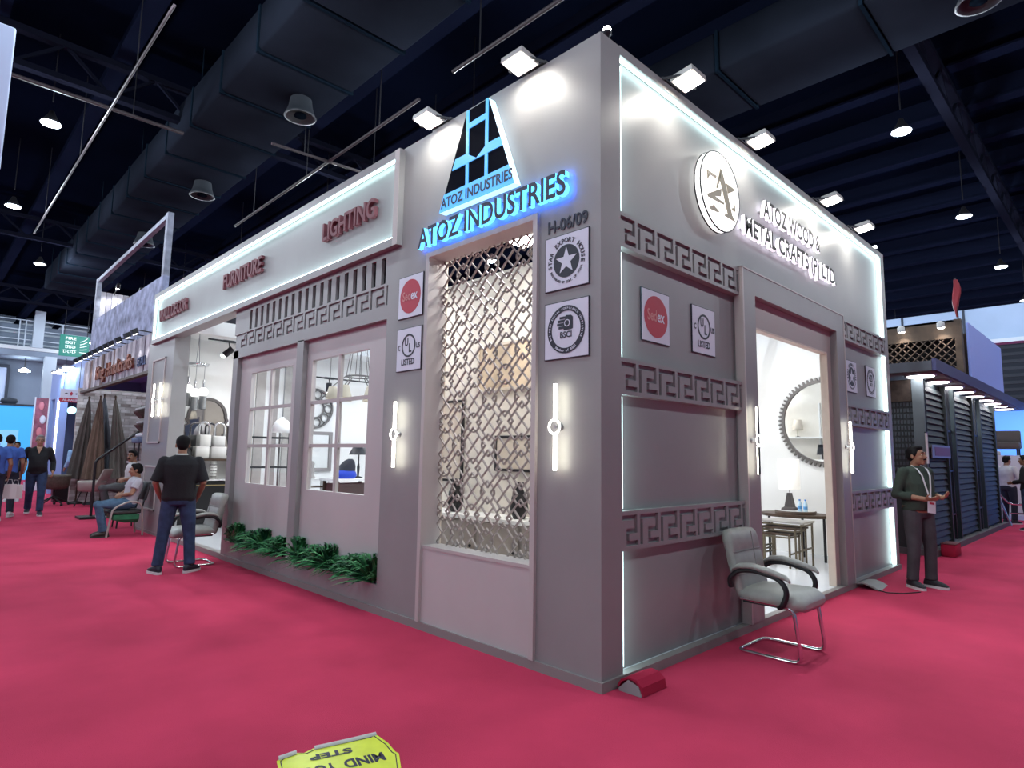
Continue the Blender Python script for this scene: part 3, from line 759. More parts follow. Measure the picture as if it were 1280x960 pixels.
# stall number
t = thing('stall_number', 'dark H-06/09 stall number lettering above the star board', 'sign', (-0.3, 0, 3.22))
m = MB(); fit_text(m, 'H-06/09', (-0.497, -0.004, 3.212), X_, Z_, 0.385, 0.095, 0.004); tag(m.build('lettering', INKB, t), kind='stuff')
# blue lit name
t = thing('blue_name_sign', 'dark raised letters ATOZ INDUSTRIES with blue lit sides above the lattice', 'sign', (-1.2, -0.1, 3.5))
def letters(t, body, o, ax, width, height, depth, face, side, back=None):
    """every letter is a part of its own"""
    x0, x1, h = text_width(body); size = height/h; sx = width/((x1-x0)*size); o = Vector(o); ax = Vector(ax)
    # advance of each letter from the widths of growing prefixes
    for i, ch in enumerate(body):
        if ch == ' ': continue
        a = text_width(body[:i+1]); b = text_width(ch)
        px = a[1]-b[1]
        m = MB(); m.text(ch, o+ax*(px-x0)*size*sx, ax, Z_, size, depth, 'LEFT', sx, 1)
        m.build('letter', [face, side, back or side], t)
letters(t, 'ATOZ INDUSTRIES', (-2.10, -0.035, 3.455), X_, 1.84, 0.185, 0.045, INK, CYS, M('blue_halo', (0, 0, 0), emit=22, ecol=(0.03, 0.14, 1.0)))
for z in (3.5, 3.6): m = MB(); m.box(-2.05, -0.034, z, -0.3, -0.004, z+0.012); m.build('mounting_rail', TAUPE, t)
# triangular blue sign
t = thing('triangular_logo_sign', 'blue lit black triangular emblem sign standing on the left wall top', 'sign', (-1.27, -0.05, 4.1))
yb = -0.085; nn = -Y_
OUT = [(-1.775, 3.715), (-0.803, 3.70), (-1.133, 4.565), (-1.42, 4.557)]
EDG = M('sign_edge_glow', (0.6, 0.7, 0.8), 0.4, emit=1.1, ecol=(0.45, 0.8, 1.0))
m = MB(); m.poly(OUT, (0, -0.078, 0), X_, Z_, 0.075)
for i, f in enumerate(m.f): m.m[i] = 0 if i < 2 else 1
m.build('backing', [PANE, EDG], t)
def lp(name, P, mat=CY, dz=0.0): mm = MB(); mm.poly(P, (0, yb-dz, 0), X_, Z_, 0.007); return mm.build(name, mat, t)
lp('upright', [(-1.42, 4.557), (-1.385, 4.557), (-1.377, 3.86), (-1.412, 3.86)]); lp('upright', [(-1.165, 4.565), (-1.133, 4.565), (-1.127, 3.87), (-1.162, 3.87)])
lp('crossbar', [(-1.386, 4.38), (-1.386, 4.43), (-1.165, 4.44), (-1.165, 4.388)])
lp('chevron', [(-1.60, 4.062), (-1.555, 4.155), (-1.404, 4.155), (-1.27, 4.072), (-1.13, 4.155), (-0.982, 4.155), (-0.944, 4.072)], dz=0.002)
lp('base_bar', [(-1.775, 3.715), (-0.803, 3.70), (-0.87, 3.875), (-1.71, 3.868)], dz=0.001)
m = MB(); fit_text(m, 'ATOZ INDUSTRIES', (-1.745, yb-0.004, 3.742), X_, Z_, 0.93, 0.092, 0.002); tag(m.build('lettering', INK, t), kind='stuff')
# red words on the fascia
RW = M('dull_red_letters', (0.17, 0.05, 0.065), 0.6)
for body, x, w, z, h, lab in (('LIGHTING', -4.1, 1.15, 4.03, 0.21, 'dull red raised word LIGHTING at the right end of the fascia'), ('FURNITURE', -7.32, 1.45, 4.04, 0.22, 'dull red raised word FURNITURE in the middle of the fascia'),
                        ('WALL DECOR', -10.72, 1.65, 4.02, 0.22, 'dull red raised words WALL DECOR at the left end of the fascia')):
    t = thing('fascia_word', lab, 'sign', (x, -0.03, z), 0, 'red words on the fascia')
    letters(t, body, (x, -0.004, z), X_, w, h, 0.045, RW, RW)
# white lit name on the right wall
GREYF = M('grey_letter_face', (0.02, 0.019, 0.018), 0.6)
t = thing('white_name_sign', 'raised letters ATOZ WOOD and METAL CRAFTS with white lit sides on the right wall', 'sign', (0.0, 3.4, 3.85))
letters(t, 'ATOZ WOOD &', (-0.03, 2.72, 4.02), Y_, 1.59, 0.19, 0.04, GREYF, WSIDE, M('white_halo', (0, 0, 0), emit=4, ecol=(0.9, 0.84, 1.0)))
letters(t, 'METAL CRAFTS (P) LTD.', (-0.03, 2.285, 3.718), Y_, 2.54, 0.19, 0.04, GREYF, WSIDE, M('white_halo', (0, 0, 0), emit=4, ecol=(0.9, 0.84, 1.0)))
m = MB(); m.box(-0.068, 2.33, 3.78, -0.031, 4.8, 3.79); m.build('mounting_rail', TAUPE, t)
m = MB(); m.box(-0.068, 2.75, 4.08, -0.031, 4.25, 4.09); m.build('mounting_rail', TAUPE, t)
# round emblem
t = thing('round_emblem', 'white lit round emblem with gold monogram on the right wall', 'sign', (0.0, 1.62, 3.9))
R = 0.37; cY, cZ = 1.735, 3.95
m = MB(); m.lathe([(R-0.004, -0.02), (R-0.004, 0.038)], (0, cY, cZ), X_, 48); m.build('drum', M('emblem_side', (0.9, 0.9, 0.9), 0.4, emit=1.3), t)
m = MB(); m.lathe([(0.2, -0.067), (0.2, -0.021)], (0, cY, cZ), X_, 24); m.build('spacer', DARKM, t)
for h in (-0.018, 0.038): m = MB(); m.tube([V(h, cY+R*math.cos(2*PI*k/48), cZ+R*math.sin(2*PI*k/48)) for k in range(48)], 0.007, 6, closed=True); m.build('rim', DARKM, t)
m = MB(); m.lathe([(R-0.008, 0.036), (R-0.008, 0.041)], (0, cY, cZ), X_, 48); m.build('face', M('emblem_face', (0.9, 0.9, 0.88), 0.4, emit=0.95, ecol=(1, 1, 0.97)), t)
def tr(P):   # traced outline, pixels of an 8x enlargement -> unit disc
    return [((x-335)/187*R, -((y-540)-0.56*(x-335))/400*R) for x, y in P]
for P in ([(335, 295), (350, 330), (385, 480), (440, 780), (470, 845), (365, 785), (370, 768), (398, 772), (345, 500), (322, 395)], [(335, 295), (330, 400), (303, 510), (290, 505)],
          [(205, 332), (295, 385), (290, 408), (236, 378), (210, 428)], [(388, 447), (470, 500), (465, 520), (405, 552)],
          [(205, 575), (340, 508), (332, 590), (272, 592), (362, 655), (360, 672), (212, 603)], [(270, 655), (265, 692), (312, 745), (306, 757), (230, 725), (225, 695), (255, 690)],
          [(470, 658), (475, 738), (443, 725), (440, 702), (463, 695)]):
    m = MB(); m.poly(tr(P), (0.046, cY, cZ), Y_, Z_, 0.006); m.build('monogram_stroke', GOLD, t)
# ------------------------------------------------------------------ office chairs
def office_chair(label, loc, rz):
    t = thing('office_chair', label, 'chair', (0, 0, 0), 0, 'grey office chairs outside the stall')
    W2 = 0.235
    m = MB(); path = round_path([(-W2, 0.20, 0.445), (-W2, -0.20, 0.435), (-W2, -0.25, 0.013), (-W2, 0.235, 0.013), (W2, 0.235, 0.013), (W2, -0.25, 0.013), (W2, -0.20, 0.435), (W2, 0.20, 0.445)], 0.075, 6)
    m.tube(path, 0.015, 8); m.build('sled_frame', CHROME, t)
    m = MB()   # seat cushion, rounded and thicker at the front
    rings = []
    for y, w, zc, h in ((-0.275, 0.19, 0.445, 0.02), (-0.262, 0.235, 0.448, 0.05), (-0.2, 0.257, 0.468, 0.075), (-0.05, 0.262, 0.475, 0.07), (0.1, 0.258, 0.472, 0.066), (0.2, 0.245, 0.475, 0.06), (0.235, 0.22, 0.48, 0.03)):
        rings.append([V(math.copysign(abs(math.cos(a))**0.45, math.cos(a))*w, y, zc+math.copysign(abs(math.sin(a))**0.7, math.sin(a))*h) for a in [2*PI*k/24 for k in range(24)]])
    m.loft(rings); m.build('seat', GREYL, t)
    m = MB(); m.box(-0.2, -0.2, 0.405, 0.2, 0.2, 0.43); m.build('seat_plate', DARKM, t)
    # backrest built of stitched cushions
    PR = [(0.42, 0.20, 0.02), (0.44, 0.225, 0.048), (0.50, 0.235, 0.058), (0.58, 0.24, 0.06), (0.62, 0.243, 0.052), (0.64, 0.245, 0.058), (0.72, 0.25, 0.062), (0.79, 0.25, 0.06), (0.815, 0.25, 0.05), (0.84, 0.25, 0.06), (0.91, 0.246, 0.066), (0.965, 0.232, 0.06), (0.99, 0.205, 0.045), (1.0, 0.16, 0.015)]
    R = []
    for z, w, th in PR:
        y = 0.205+0.12*((z-0.42)/0.58)
        R.append([V(math.copysign(abs(math.cos(a))**0.5, math.cos(a))*w, y+math.copysign(abs(math.sin(a))**0.75, math.sin(a))*th+0.03*(math.cos(a)**2-0.5)*-1, z) for a in [2*PI*j/28 for j in range(28)]])
    m = MB(); m.loft(R); m.build('backrest', GREYL, t)
    sm = MB(); sm.tube([(0, 0.168, 0.64), (0, 0.215, 0.985)], 0.004, 6); tag(sm.build('stitching', M('seam_grey', (0.2, 0.2, 0.19), 0.6), t), kind='stuff')
    for zs in (0.63, 0.815):
        y = 0.205+0.12*((zs-0.42)/0.58); w, th = 0.244, 0.052; sm = MB()
        sm.tube([V(-math.copysign(abs(math.cos(a))**0.5, -math.cos(a))*w, y-abs(math.sin(a))**0.75*th-0.03*(math.cos(a)**2-0.5)-0.003, zs) for a in [PI+0.25+(PI-0.5)*j/12 for j in range(13)]], 0.0045, 6); tag(sm.build('stitching', M('seam_grey', (0.2, 0.2, 0.19), 0.6), t), kind='stuff')
    for s in (-1, 1):
        x = s*0.285
        P = [(s*0.24, -0.1, 0.42), (x, -0.14, 0.44), (x, -0.185, 0.56), (x, -0.13, 0.655), (x, 0.06, 0.70), (x, 0.2, 0.68), (x*0.98, 0.27, 0.6), (s*0.25, 0.27, 0.53)]
        m = MB(); m.tube(round_path(P, 0.09, 5), 0.021, 8, flat=1.0); a = m.build('armrest', BLACK, t)
        R = []
        for y, z, w, h in ((-0.2, 0.635, 0.02, 0.012), (-0.175, 0.66, 0.03, 0.022), (-0.06, 0.695, 0.034, 0.026), (0.08, 0.722, 0.034, 0.026), (0.18, 0.712, 0.032, 0.024), (0.235, 0.68, 0.022, 0.014)):
            R.append([V(x+math.cos(b)*w, y, z+0.01+math.sin(b)*h) for b in [2*PI*j/14 for j in range(14)]])
        m = MB(); m.loft(R); m.build('arm_pad', GREYL, a)
    t.scale = (1.03, 1.03, 0.94)
    return move(t, loc, rz)
office_chair('grey leather office chair with chrome sled base by the right wall', (0.43, 1.78, 0), math.radians(90))
office_chair('grey leather office chair at the entrance beside the planter', (-6.60, -0.46, 0), math.radians(-4))

# ------------------------------------------------------------------ yellow floor sign and loose carpet flaps
YEL = M('fluorescent_yellow', (0.62, 0.72, 0.03), 0.35, noise=0.1, nscale=9)
t = thing('floor_sign', 'torn yellow MIND YOUR STEP sticker on the red carpet', 'sign', (-0.4, -1.75, 0))
rt = V(-0.28, -0.96, 0).normalized(); up = V(0.96, -0.28, 0).normalized(); B0 = V(-0.455, -1.405, 0.004)
OUTL = [(0.0, -0.012), (0.02, 0.0), (0.335, 0.012), (0.385, 0.04), (0.425, 0.02), (0.50, 0.045), (0.52, 0.07), (0.53, 0.42), (0.02, 0.44), (-0.005, 0.42), (-0.045, 0.26), (-0.035, 0.23), (-0.03, 0.12)]
m = MB(); m.poly([(u, v) for u, v in OUTL], B0, rt, up, 0.003); m.build('sheet', YEL, t)
m = MB(); mm = [(u*0.94+0.015, v*0.93+0.018) for u, v in OUTL]
for a, b in zip(mm, mm[1:]+mm[:1]): m.bar(B0+rt*a[0]+up*a[1]+Z_*0.0005, B0+rt*b[0]+up*b[1]+Z_*0.0005, 0.005, 0.002)
m.build('border', INK, t)
_G.clear(); BOLD = 0.035
for wd, o, w, h in (('STEP', (0.16, 0.09), 0.21, 0.055), ('MIND', (0.03, 0.212), 0.2, 0.085), ('YOUR', (0.265, 0.212), 0.21, 0.085)):
    m = MB(); fit_text(m, wd, B0+rt*o[0]+up*(o[1]+0.0)+Z_*0.0012, rt, up, w, h, 0.0008); 
    # text runs along rt with its feet away from the viewer
    m.build('lettering', INK, t)
_G.clear(); BOLD = 0.014
m = MB(); R = [[B0+rt*u+up*(v+q)+Z_*z for q, z in ((0.02, 0.002), (0.014, 0.010), (0.0, 0.013), (-0.006, 0.008))] for u, v in ((0.0, -0.008), (0.15, 0.006), (0.33, 0.014))]
m.loft(R, closed=False, caps=False); m.build('curled_edge', M('sticker_back', (0.5, 0.5, 0.48), 0.6), t)
m = MB(); R = [[B0+rt*u+up*(v+q)+Z_*z for q, z in ((0.02, 0.002), (0.014, 0.011), (0.0, 0.014), (-0.006, 0.008))] for u, v in ((0.42, 0.022), (0.51, 0.05))]
m.loft(R, closed=False, caps=False); m.build('curled_edge', M('sticker_back', (0.5, 0.5, 0.48), 0.6), t)
CARD = M('dark_red_carpet', (0.36, 0.02, 0.055), 0.95, bump=0.4, bscale=200, spec=0.1)
t = thing('carpet_flap', 'loose red carpet flap folded up at the stall corner', 'carpet', (0.12, 0.25, 0))
R = []
for y in (0.13, 0.40):
    R.append([V(0.03, y, 0.03), V(0.06, y, 0.075), V(0.12, y, 0.1), V(0.18, y, 0.095), V(0.225, y, 0.06), V(0.235, y, 0.004), V(0.22, y, 0.004), V(0.21, y, 0.05), V(0.17, y, 0.083), V(0.12, y, 0.088), V(0.07, y, 0.064), V(0.04, y, 0.02)])
m = MB(); m.loft(R, smooth=False); m.build('fold', CARD, t)
m = MB(); m.loft([[V(x, y, z) for y, z in ((0.126, 0.0), (0.126, zz), (0.13, zz), (0.13, 0.0))] for x, zz in ((0.045, 0.018), (0.12, 0.085), (0.2, 0.06), (0.222, 0.01))], smooth=False); m.build('cut_edge', M('underlay_grey', (0.3, 0.3, 0.3), 0.7), t)
t = thing('carpet_flap', 'loose grey backed carpet flap lifted beside the plinth right of the door', 'carpet', (0.2, 5.2, 0))
m = MB(); m.loft([[V(x, 5.0, z) for x, z in ((0.025, 0.06), (0.1, 0.075), (0.2, 0.05), (0.28, 0.005), (0.27, 0.0), (0.1, 0.06), (0.025, 0.045))], [V(x, 5.45, z) for x, z in ((0.025, 0.05), (0.1, 0.06), (0.18, 0.04), (0.24, 0.005), (0.23, 0.0), (0.1, 0.05), (0.025, 0.04))]], smooth=False); m.build('flap', M('underlay_grey', (0.3, 0.3, 0.3), 0.7), t)
m = MB(); m.tube([(0.26, 5.0, 0.012), (0.36, 4.95, 0.008), (0.5, 5.05, 0.008), (0.62, 5.3, 0.008)], 0.006, 6); m.build('cable', BLACK, t)

# ------------------------------------------------------------------ furnishings seen through the right door
IRON = M('dull_iron', (0.16, 0.15, 0.145), 0.4, 0.7)
t = thing('gear_mirror', 'large round mirror with a toothed grey gear frame on the white wall', 'mirror', (-0.9, 6.95, 2.13))
c = V(-0.915, 6.95, 2.13); n = 64; R = []
m = MB(); inner, outer = [], []
for k in range(n):
    for q, rr in ((0.0, 0.665), (0.22, 0.665), (0.36, 0.715), (0.62, 0.715), (0.78, 0.665)):
        a = 2*PI*(k+q)/n; inner.append(c+V(math.cos(a)*0.625, 0, math.sin(a)*0.625)); outer.append(c+V(math.cos(a)*rr, 0, math.sin(a)*rr))
m.loft([inner, [p+V(0, -0.045, 0) for p in inner], [p+V(0, -0.045, 0) for p in outer], outer, inner], caps=False, smooth=False); m.build('gear_frame', IRON, t)
m = MB(); m.poly(disc_pts(0.63, 48), c+V(0, -0.02, 0), X_, Z_, 0.015); m.build('mirror_plate', MIRROR, t)
t = thing('oval_table', 'dark oval table with a raised round centre behind the nested tables', 'table', (-1.16, 6.25, 0.064))
m = MB()
m.loft([[V(-1.16+math.cos(a)*0.5*s, 6.25+math.sin(a)*0.38*s, z) for a in [2*PI*k/36 for k in range(36)]] for s, z in ((0.97, 0.69), (1, 0.70), (1, 0.73), (0.98, 0.735))], smooth=False); m.build('top', WOODD, t)
m = MB(); m.lathe([(0.28, 0.735), (0.285, 0.775), (0.27, 0.778)], (-1.13, 6.2, 0), n=32); dt = m.build('raised_centre', WOODD, t)
m = MB(); m.lathe([(0.265, 0.778), (0.265, 0.782)], (-1.13, 6.2, 0), n=32); m.build('centre_inlay', M('pale_stone', (0.6, 0.6, 0.6), 0.3), dt)
for x, y in ((-1.55, 6.25), (-0.75, 6.25), (-1.16, 6.53)): m = MB(); m.tube([(x, y, 0.70), (x, y, 0.064)], 0.02, 8); m.build('leg', DARKM, t)
def nest(k, x0, x1, y0, y1, z, lab):
    t = thing('nesting_table', lab, 'table', ((x0+x1)/2, (y0+y1)/2, 0.064), 0, 'nested side tables by the right door')
    BR = M('brass_brown', (0.16, 0.13, 0.09), 0.4, 0.6)
    m = MB(); m.box(x0, y0, z-0.025, x1, y1, z); m.build('top', M('grey_wood_top', (0.38, 0.36, 0.34), 0.45, noise=0.1, nscale=10) if k == 0 else WOODD, t)
    for x in (x0+0.03, x1-0.03):
        for y in (y0+0.03, y1-0.03): m = MB(); m.box(x-0.011, y-0.011, 0.064, x+0.011, y+0.011, z-0.025); m.build('leg', BR, t)
    for b in ((x0+0.03, y0+0.02, x1-0.03, y0+0.04), (x0+0.02, y0+0.04, x0+0.04, y1-0.03), (x1-0.04, y0+0.04, x1-0.02, y1-0.03)):
        m = MB(); m.box(b[0], b[1], z-0.06, b[2], b[3], z-0.04); m.build('rail', BR, t)
    for x in (x0+0.03, x1-0.03): m = MB(); m.box(x-0.01, y0+0.04, 0.30-0.03*k, x+0.01, y1-0.04, 0.32-0.03*k); m.build('stretcher', BR, t)
nest(0, -1.36, -0.74, 5.42, 5.86, 0.68, 'largest and tallest of the nested side tables with a grey top')
nest(1, -1.31, -0.80, 5.36, 5.78, 0.60, 'middle nested side table under the grey topped one')
nest(2, -1.26, -0.86, 5.30, 5.70, 0.52, 'smallest nested side table at the front of the nest')
t = thing('table_lamp', 'table lamp with tall white drum shade and tapered dark base on the oval table', 'lamp', (-1.21, 6.2, 0.782))
m = MB(); m.loft([[V(-1.21+x*s, 6.2+y*s, z) for x, y in ((-1, -1), (1, -1), (1, 1), (-1, 1))] for s, z in ((0.095, 0.782), (0.09, 0.81), (0.06, 0.83), (0.03, 1.02), (0.03, 1.035))], smooth=False); m.build('base', M('dark_stone', (0.07, 0.06, 0.06), 0.5), t)
m = MB(); m.tube([(-1.21, 6.2, 1.03), (-1.21, 6.2, 1.12)], 0.008, 8); m.build('stem', CHROME, t)
m = MB(); m.lathe([(0.152, 1.09), (0.152, 1.54), (0.147, 1.54), (0.147, 1.09), (0.152, 1.09)], (-1.21, 6.2, 0), n=32, caps=False); m.build('shade', M('white_lamp_shade', (0.85, 0.84, 0.82), 0.7, emit=0.3), t)
for k, (x, lab) in enumerate(((-1.02, 'small clear water bottle with blue cap beside the table lamp, left one'), (-0.94, 'small clear water bottle with blue cap beside the table lamp, right one'))):
    t = thing('water_bottle', lab, 'bottle', (x, 6.08, 0.782), 0, 'water bottles on the oval table')
    m = MB(); m.lathe([(0.028, 0.782), (0.03, 0.79), (0.03, 0.88), (0.026, 0.9), (0.012, 0.93), (0.012, 0.94)], (x, 6.08, 0), n=16); m.build('body', M('water_blue', (0.45, 0.62, 0.75), 0.1), t)
    m = MB(); m.lathe([(0.0305, 0.815), (0.0305, 0.855)], (x, 6.08, 0), n=16, caps=False); m.build('label_band', M('blue_label', (0.1, 0.3, 0.6), 0.4), t)
    m = MB(); m.lathe([(0.014, 0.935), (0.014, 0.955)], (x, 6.08, 0), n=12); m.build('cap', M('blue_cap', (0.05, 0.2, 0.6), 0.4), t)
t = thing('wall_switch', 'small dark switch plate on the white wall right of the bottles', 'switch', (-0.55, 6.94, 0.95))
m = MB(); m.rbox(-0.6, 6.925, 0.88, -0.5, 6.95, 1.1, 0.008, 1); m.build('plate', STEEL, t)
m = MB(); m.box(-0.58, 6.92, 0.93, -0.52, 6.926, 1.04); m.build('rocker', BLACK, t)

# ------------------------------------------------------------------ furnishings seen through the entrance and windows
t = thing('ornate_mirror', 'dark framed arched mirror on the end wall behind the pendant lamps', 'mirror', (-11.25, 1.15, 2.0))
def arch_pts(s):
    P = []; cy, zc = 1.15, 2.24
    for k in range(17): a = PI*k/16; P.append((cy+0.40*s*math.cos(a), zc+0.41*s*math.sin(a)))
    P += [(cy-0.43*s, zc-0.06), (cy-0.38*s, zc-0.15), (cy-0.50*s, zc-0.2), (cy-0.50*s, zc-0.42), (cy-0.56*s, zc-0.8*s), (cy+0.56*s, zc-0.8*s), (cy+0.50*s, zc-0.42), (cy+0.50*s, zc-0.2), (cy+0.38*s, zc-0.15), (cy+0.43*s, zc-0.06)]
    return P
m = MB(); A, Bp = arch_pts(1.0), arch_pts(0.86)
ra = [V(-11.25, y, z) for y, z in A]; rb = [V(-11.25, y, z) for y, z in Bp]
m.loft([rb, [p+V(0.05, 0, 0) for p in rb], [p+V(0.04, 0, 0) for p in ra], ra, rb], caps=False, smooth=False); m.build('mirror_frame', M('dark_carved_wood', (0.09, 0.075, 0.075), 0.5), t)
m = MB(); m.poly(Bp, (-11.235, 0, 0), Y_, Z_, 0.01); m.build('mirror_plate', M('grey_mirror', (0.35, 0.35, 0.37), 0.03, 1.0), t)
t = thing('console_shelf', 'dark two tier console under the arched mirror', 'table', (-10.95, 1.1, 0.064))
m = MB(); m.box(-11.2, 0.45, 1.33, -10.72, 1.85, 1.375); m.build('top', WOODD, t)
m = MB(); m.box(-11.2, 0.45, 0.93, -10.72, 1.85, 0.965); m.build('lower_shelf', M('white_shelf', (0.7, 0.7, 0.7), 0.5), t)
m = MB(); m.box(-11.2, 0.48, 0.08, -10.75, 1.82, 0.9); cb = m.build('cabinet', M('black_cabinet', (0.012, 0.012, 0.014), 0.4), t)
m = MB(); m.box(-10.749, 0.48, 0.83, -10.74, 1.82, 0.85); m.build('brass_strip', M('brass', (0.5, 0.4, 0.2), 0.3, 0.9), cb)
for y in (0.47, 1.8): m = MB(); m.box(-11.18, y, 0.965, -10.74, y+0.03, 1.33); m.build('side_post', WOODD, t)
m = MB(); m.box(-11.21, 0.5, 0.965, -11.2, 1.8, 1.33); m.build('back_panel', WHITE, t)
t = thing('patterned_vase', 'white vase with grey dotted pattern on the console lower shelf', 'vase', (-10.85, 1.2, 0.967))
m = MB(); m.lathe([(0.05, 0.967), (0.065, 1.0), (0.075, 1.15), (0.07, 1.28), (0.06, 1.32)], (-10.85, 1.2, 0), n=20); m.build('body', M('vase_white', (0.7, 0.7, 0.68), 0.3), t)
for k in range(5):
    for j in range(6):
        a = -0.9+0.36*j+0.18*(k % 2); m = MB(); m.ball((-10.85+math.cos(a)*0.068, 1.2+math.sin(a)*0.068, 1.01+0.06*k), 0.013, n=8); m.build('dot', M('vase_dot', (0.2, 0.19, 0.18), 0.5), t)
for k, (y, w, z0, z1, lab) in enumerate(((0.98, 0.13, 1.375, 1.62, 'lower left white lamp shade box on the console'), (1.30, 0.15, 1.375, 1.62, 'lower right white lamp shade box on the console'),
            (1.02, 0.11, 1.62, 1.86, 'upper left white lamp shade box on the console'), (1.30, 0.11, 1.62, 1.84, 'upper right white lamp shade box on the console'))):
    m = MB(); m.rbox(-11.08, y-w, z0, -10.84, y+w, z1, 0.012, 1); o = m.build('lamp_shade_box', M('shade_white%d' % (k % 2), (0.72-0.06*(k % 2), 0.72-0.06*(k % 2), 0.70-0.05*(k % 2)), 0.6)); tag(o, lab, 'lamp shade', 'white shade boxes on the console')
for k, (y, lab) in enumerate(((1.02, 'left silver arch ornament above the white boxes'), (1.32, 'right silver arch ornament above the white boxes'))):
    m = MB(); m.tube([(-10.96, y-0.1, 1.862 if k == 0 else 1.842)]+[V(-10.96, y-0.1*math.cos(a), 2.02+0.1*math.sin(a)) for a in [PI*q/10 for q in range(11)]]+[(-10.96, y+0.1, 1.862 if k == 0 else 1.842)], 0.022, 8)
    tag(m.build('arch_ornament', CHROME), lab, 'ornament', 'silver arch ornaments on the console')
t = thing('cone_lamp', 'black cone lamp shade on the console left of the white boxes', 'lamp', (-10.96, 0.68, 1.375))
m = MB(); m.lathe([(0.2, 1.45), (0.05, 1.78), (0.04, 1.78), (0.19, 1.45)], (-10.96, 0.62, 0), n=24, caps=False); m.build('shade', BLACK, t)
m = MB(); m.lathe([(0.06, 1.375), (0.06, 1.39), (0.012, 1.4), (0.012, 1.76)], (-10.96, 0.62, 0), n=14); m.build('base', DARKM, t)
t = thing('pendant_cluster', 'three globe pendant lamp with glass tubes hanging in the entrance', 'lamp', (-10.45, 0.64, 3.86))
m = MB(); m.lathe([(0.02, 3.2), (0.2, 3.2), (0.22, 3.24), (0.02, 3.26)], (-10.45, 0.64, 0), n=24); m.build('canopy', CHROME, t)
for dy in (-0.03, 0.03): m = MB(); m.tube([(-10.45, 0.64+dy, 3.25), (-10.45, 0.64, 3.84)], 0.006, 6); m.build('suspension', STEEL, t)
for x, y, z in ((-10.53, 0.52, 2.74), (-10.4, 0.61, 2.66), (-10.42, 0.77, 2.69)):
    m = MB(); m.tube([(x, y, 3.2), (x, y, z+0.1)], 0.005, 6); cd = m.build('cord', STEEL, t)
    m = MB(); m.lathe([(0.022, z+0.08), (0.022, z+0.24)], (x, y, 0), n=12); m.build('socket', CHROME, t)
    m = MB(); m.ball((x, y, z), 0.09, n=16); m.build('globe', M('globe_glow', (0.95, 0.95, 0.93), 0.3, emit=0.9), t)
    m = MB(); m.lathe([(0.065, z-0.34), (0.065, z-0.085)], (x, y, 0), n=16, caps=False); m.build('glass_tube', M('smoke_glass', (0.28, 0.29, 0.3), 0.1, 0.5), t)
def track(p0, p1, head, aim, lab, ztop):
    t = thing('track_light', lab, 'lamp', p0, 0, 'black track lights inside the stall')
    m = MB(); m.bar(p0, p1, 0.03, 0.03); m.build('track', BLACK, t)
    for q in (0.3, 0.7): p = V(*p0).lerp(V(*p1), q); m = MB(); m.tube([p, (p.x, p.y, ztop)], 0.006, 6); m.build('drop_rod', BLACK, t)
    h = V(*head); a = V(*aim).normalized(); m = MB(); m.bar(h+V(0, -0.1, 0), h+V(0, 0.1, 0), 0.035, 0.045); m.build('adapter', BLACK, t)
    m = MB(); m.tube(round_path([h, h+V(0, 0.02, -0.12), h+V(0, 0, -0.17)+a*0.02], 0.04), 0.012, 8); m.build('arm', BLACK, t)
    b = h+V(0, 0, -0.2); m = MB(); m.lathe([(0.058, -0.1), (0.06, 0.09), (0.052, 0.1), (0.05, 0.09)], b, a, 20); m.build('can', BLACK, t)
    m = MB(); m.ball(b+a*0.1, 0.052, 0.052, 0.045); m.build('lens', M('spot_glow', (1, 1, 1), emit=12, ecol=(1, 0.98, 0.95)), t)
track((-9.35, 0.45, 3.58), (-9.35, 2.2, 3.58), (-9.35, 0.82, 3.58), (-0.3, -0.55, -0.6), 'black track with one lit spotlight in the entrance', 3.7)
track((-9.45, 2.45, 3.1), (-9.45, 4.2, 3.1), (-9.45, 2.95, 3.1), (0, -0.05, -1), 'black track with a spotlight pointing down behind the right window', 3.7)
# ring chandelier with cone shades behind the right window
t = thing('ring_chandelier', 'ring chandelier on long rods with beige cone shades behind the right window', 'lamp', (-6.5, 1.92, 3.6))
cc = V(-6.5, 1.92, 0); m = MB(); m.tube([cc+V(0.2*math.cos(a), 0.2*math.sin(a), 2.79) for a in [2*PI*k/24 for k in range(24)]], 0.014, 8, closed=True); m.build('ring', IRON, t)
for k in range(6): a = 2*PI*k/6+0.3; m = MB(); m.tube([cc+V(0.2*math.cos(a), 0.2*math.sin(a), 2.79), cc+V(0.06*math.cos(a), 0.06*math.sin(a), 3.78)], 0.006, 6); m.build('rod', IRON, t)
m = MB(); m.lathe([(0.08, 3.74), (0.08, 3.78)], cc, n=16); m.build('ceiling_cup', IRON, t)
m = MB(); m.bar(cc+V(0, -1.6, 3.76), cc+V(0, 1.2, 3.76), 0.04, 0.04); m.build('carrier_bar', WHITE, t)
SHB = M('beige_shade', (0.42, 0.38, 0.30), 0.7, emit=0.12)
for k in range(6):
    a = 2*PI*k/6; e = cc+V(0.40*math.cos(a), 0.40*math.sin(a), 2.62); m = MB(); m.tube([cc+V(0.2*math.cos(a), 0.2*math.sin(a), 2.79), e], 0.009, 6); m.build('arm', IRON, t)
    m = MB(); m.lathe([(0.115, 2.41), (0.06, 2.61), (0.055, 2.61), (0.11, 2.41)], (e.x, e.y, 0), n=18, caps=False); sh = m.build('cone_shade', SHB, t)
    m = MB(); m.ball((e.x, e.y, 2.47), 0.035, n=10); m.build('bulb', M('warm_bulb', (1, 0.9, 0.7), emit=5, ecol=(1, 0.85, 0.6)), sh)
t = thing('openwork_wall_ring', 'round grey openwork wall ornament behind the right window', 'wall art', (-11.25, 3.55, 2.58))
c = V(-11.22, 3.55, 2.58)
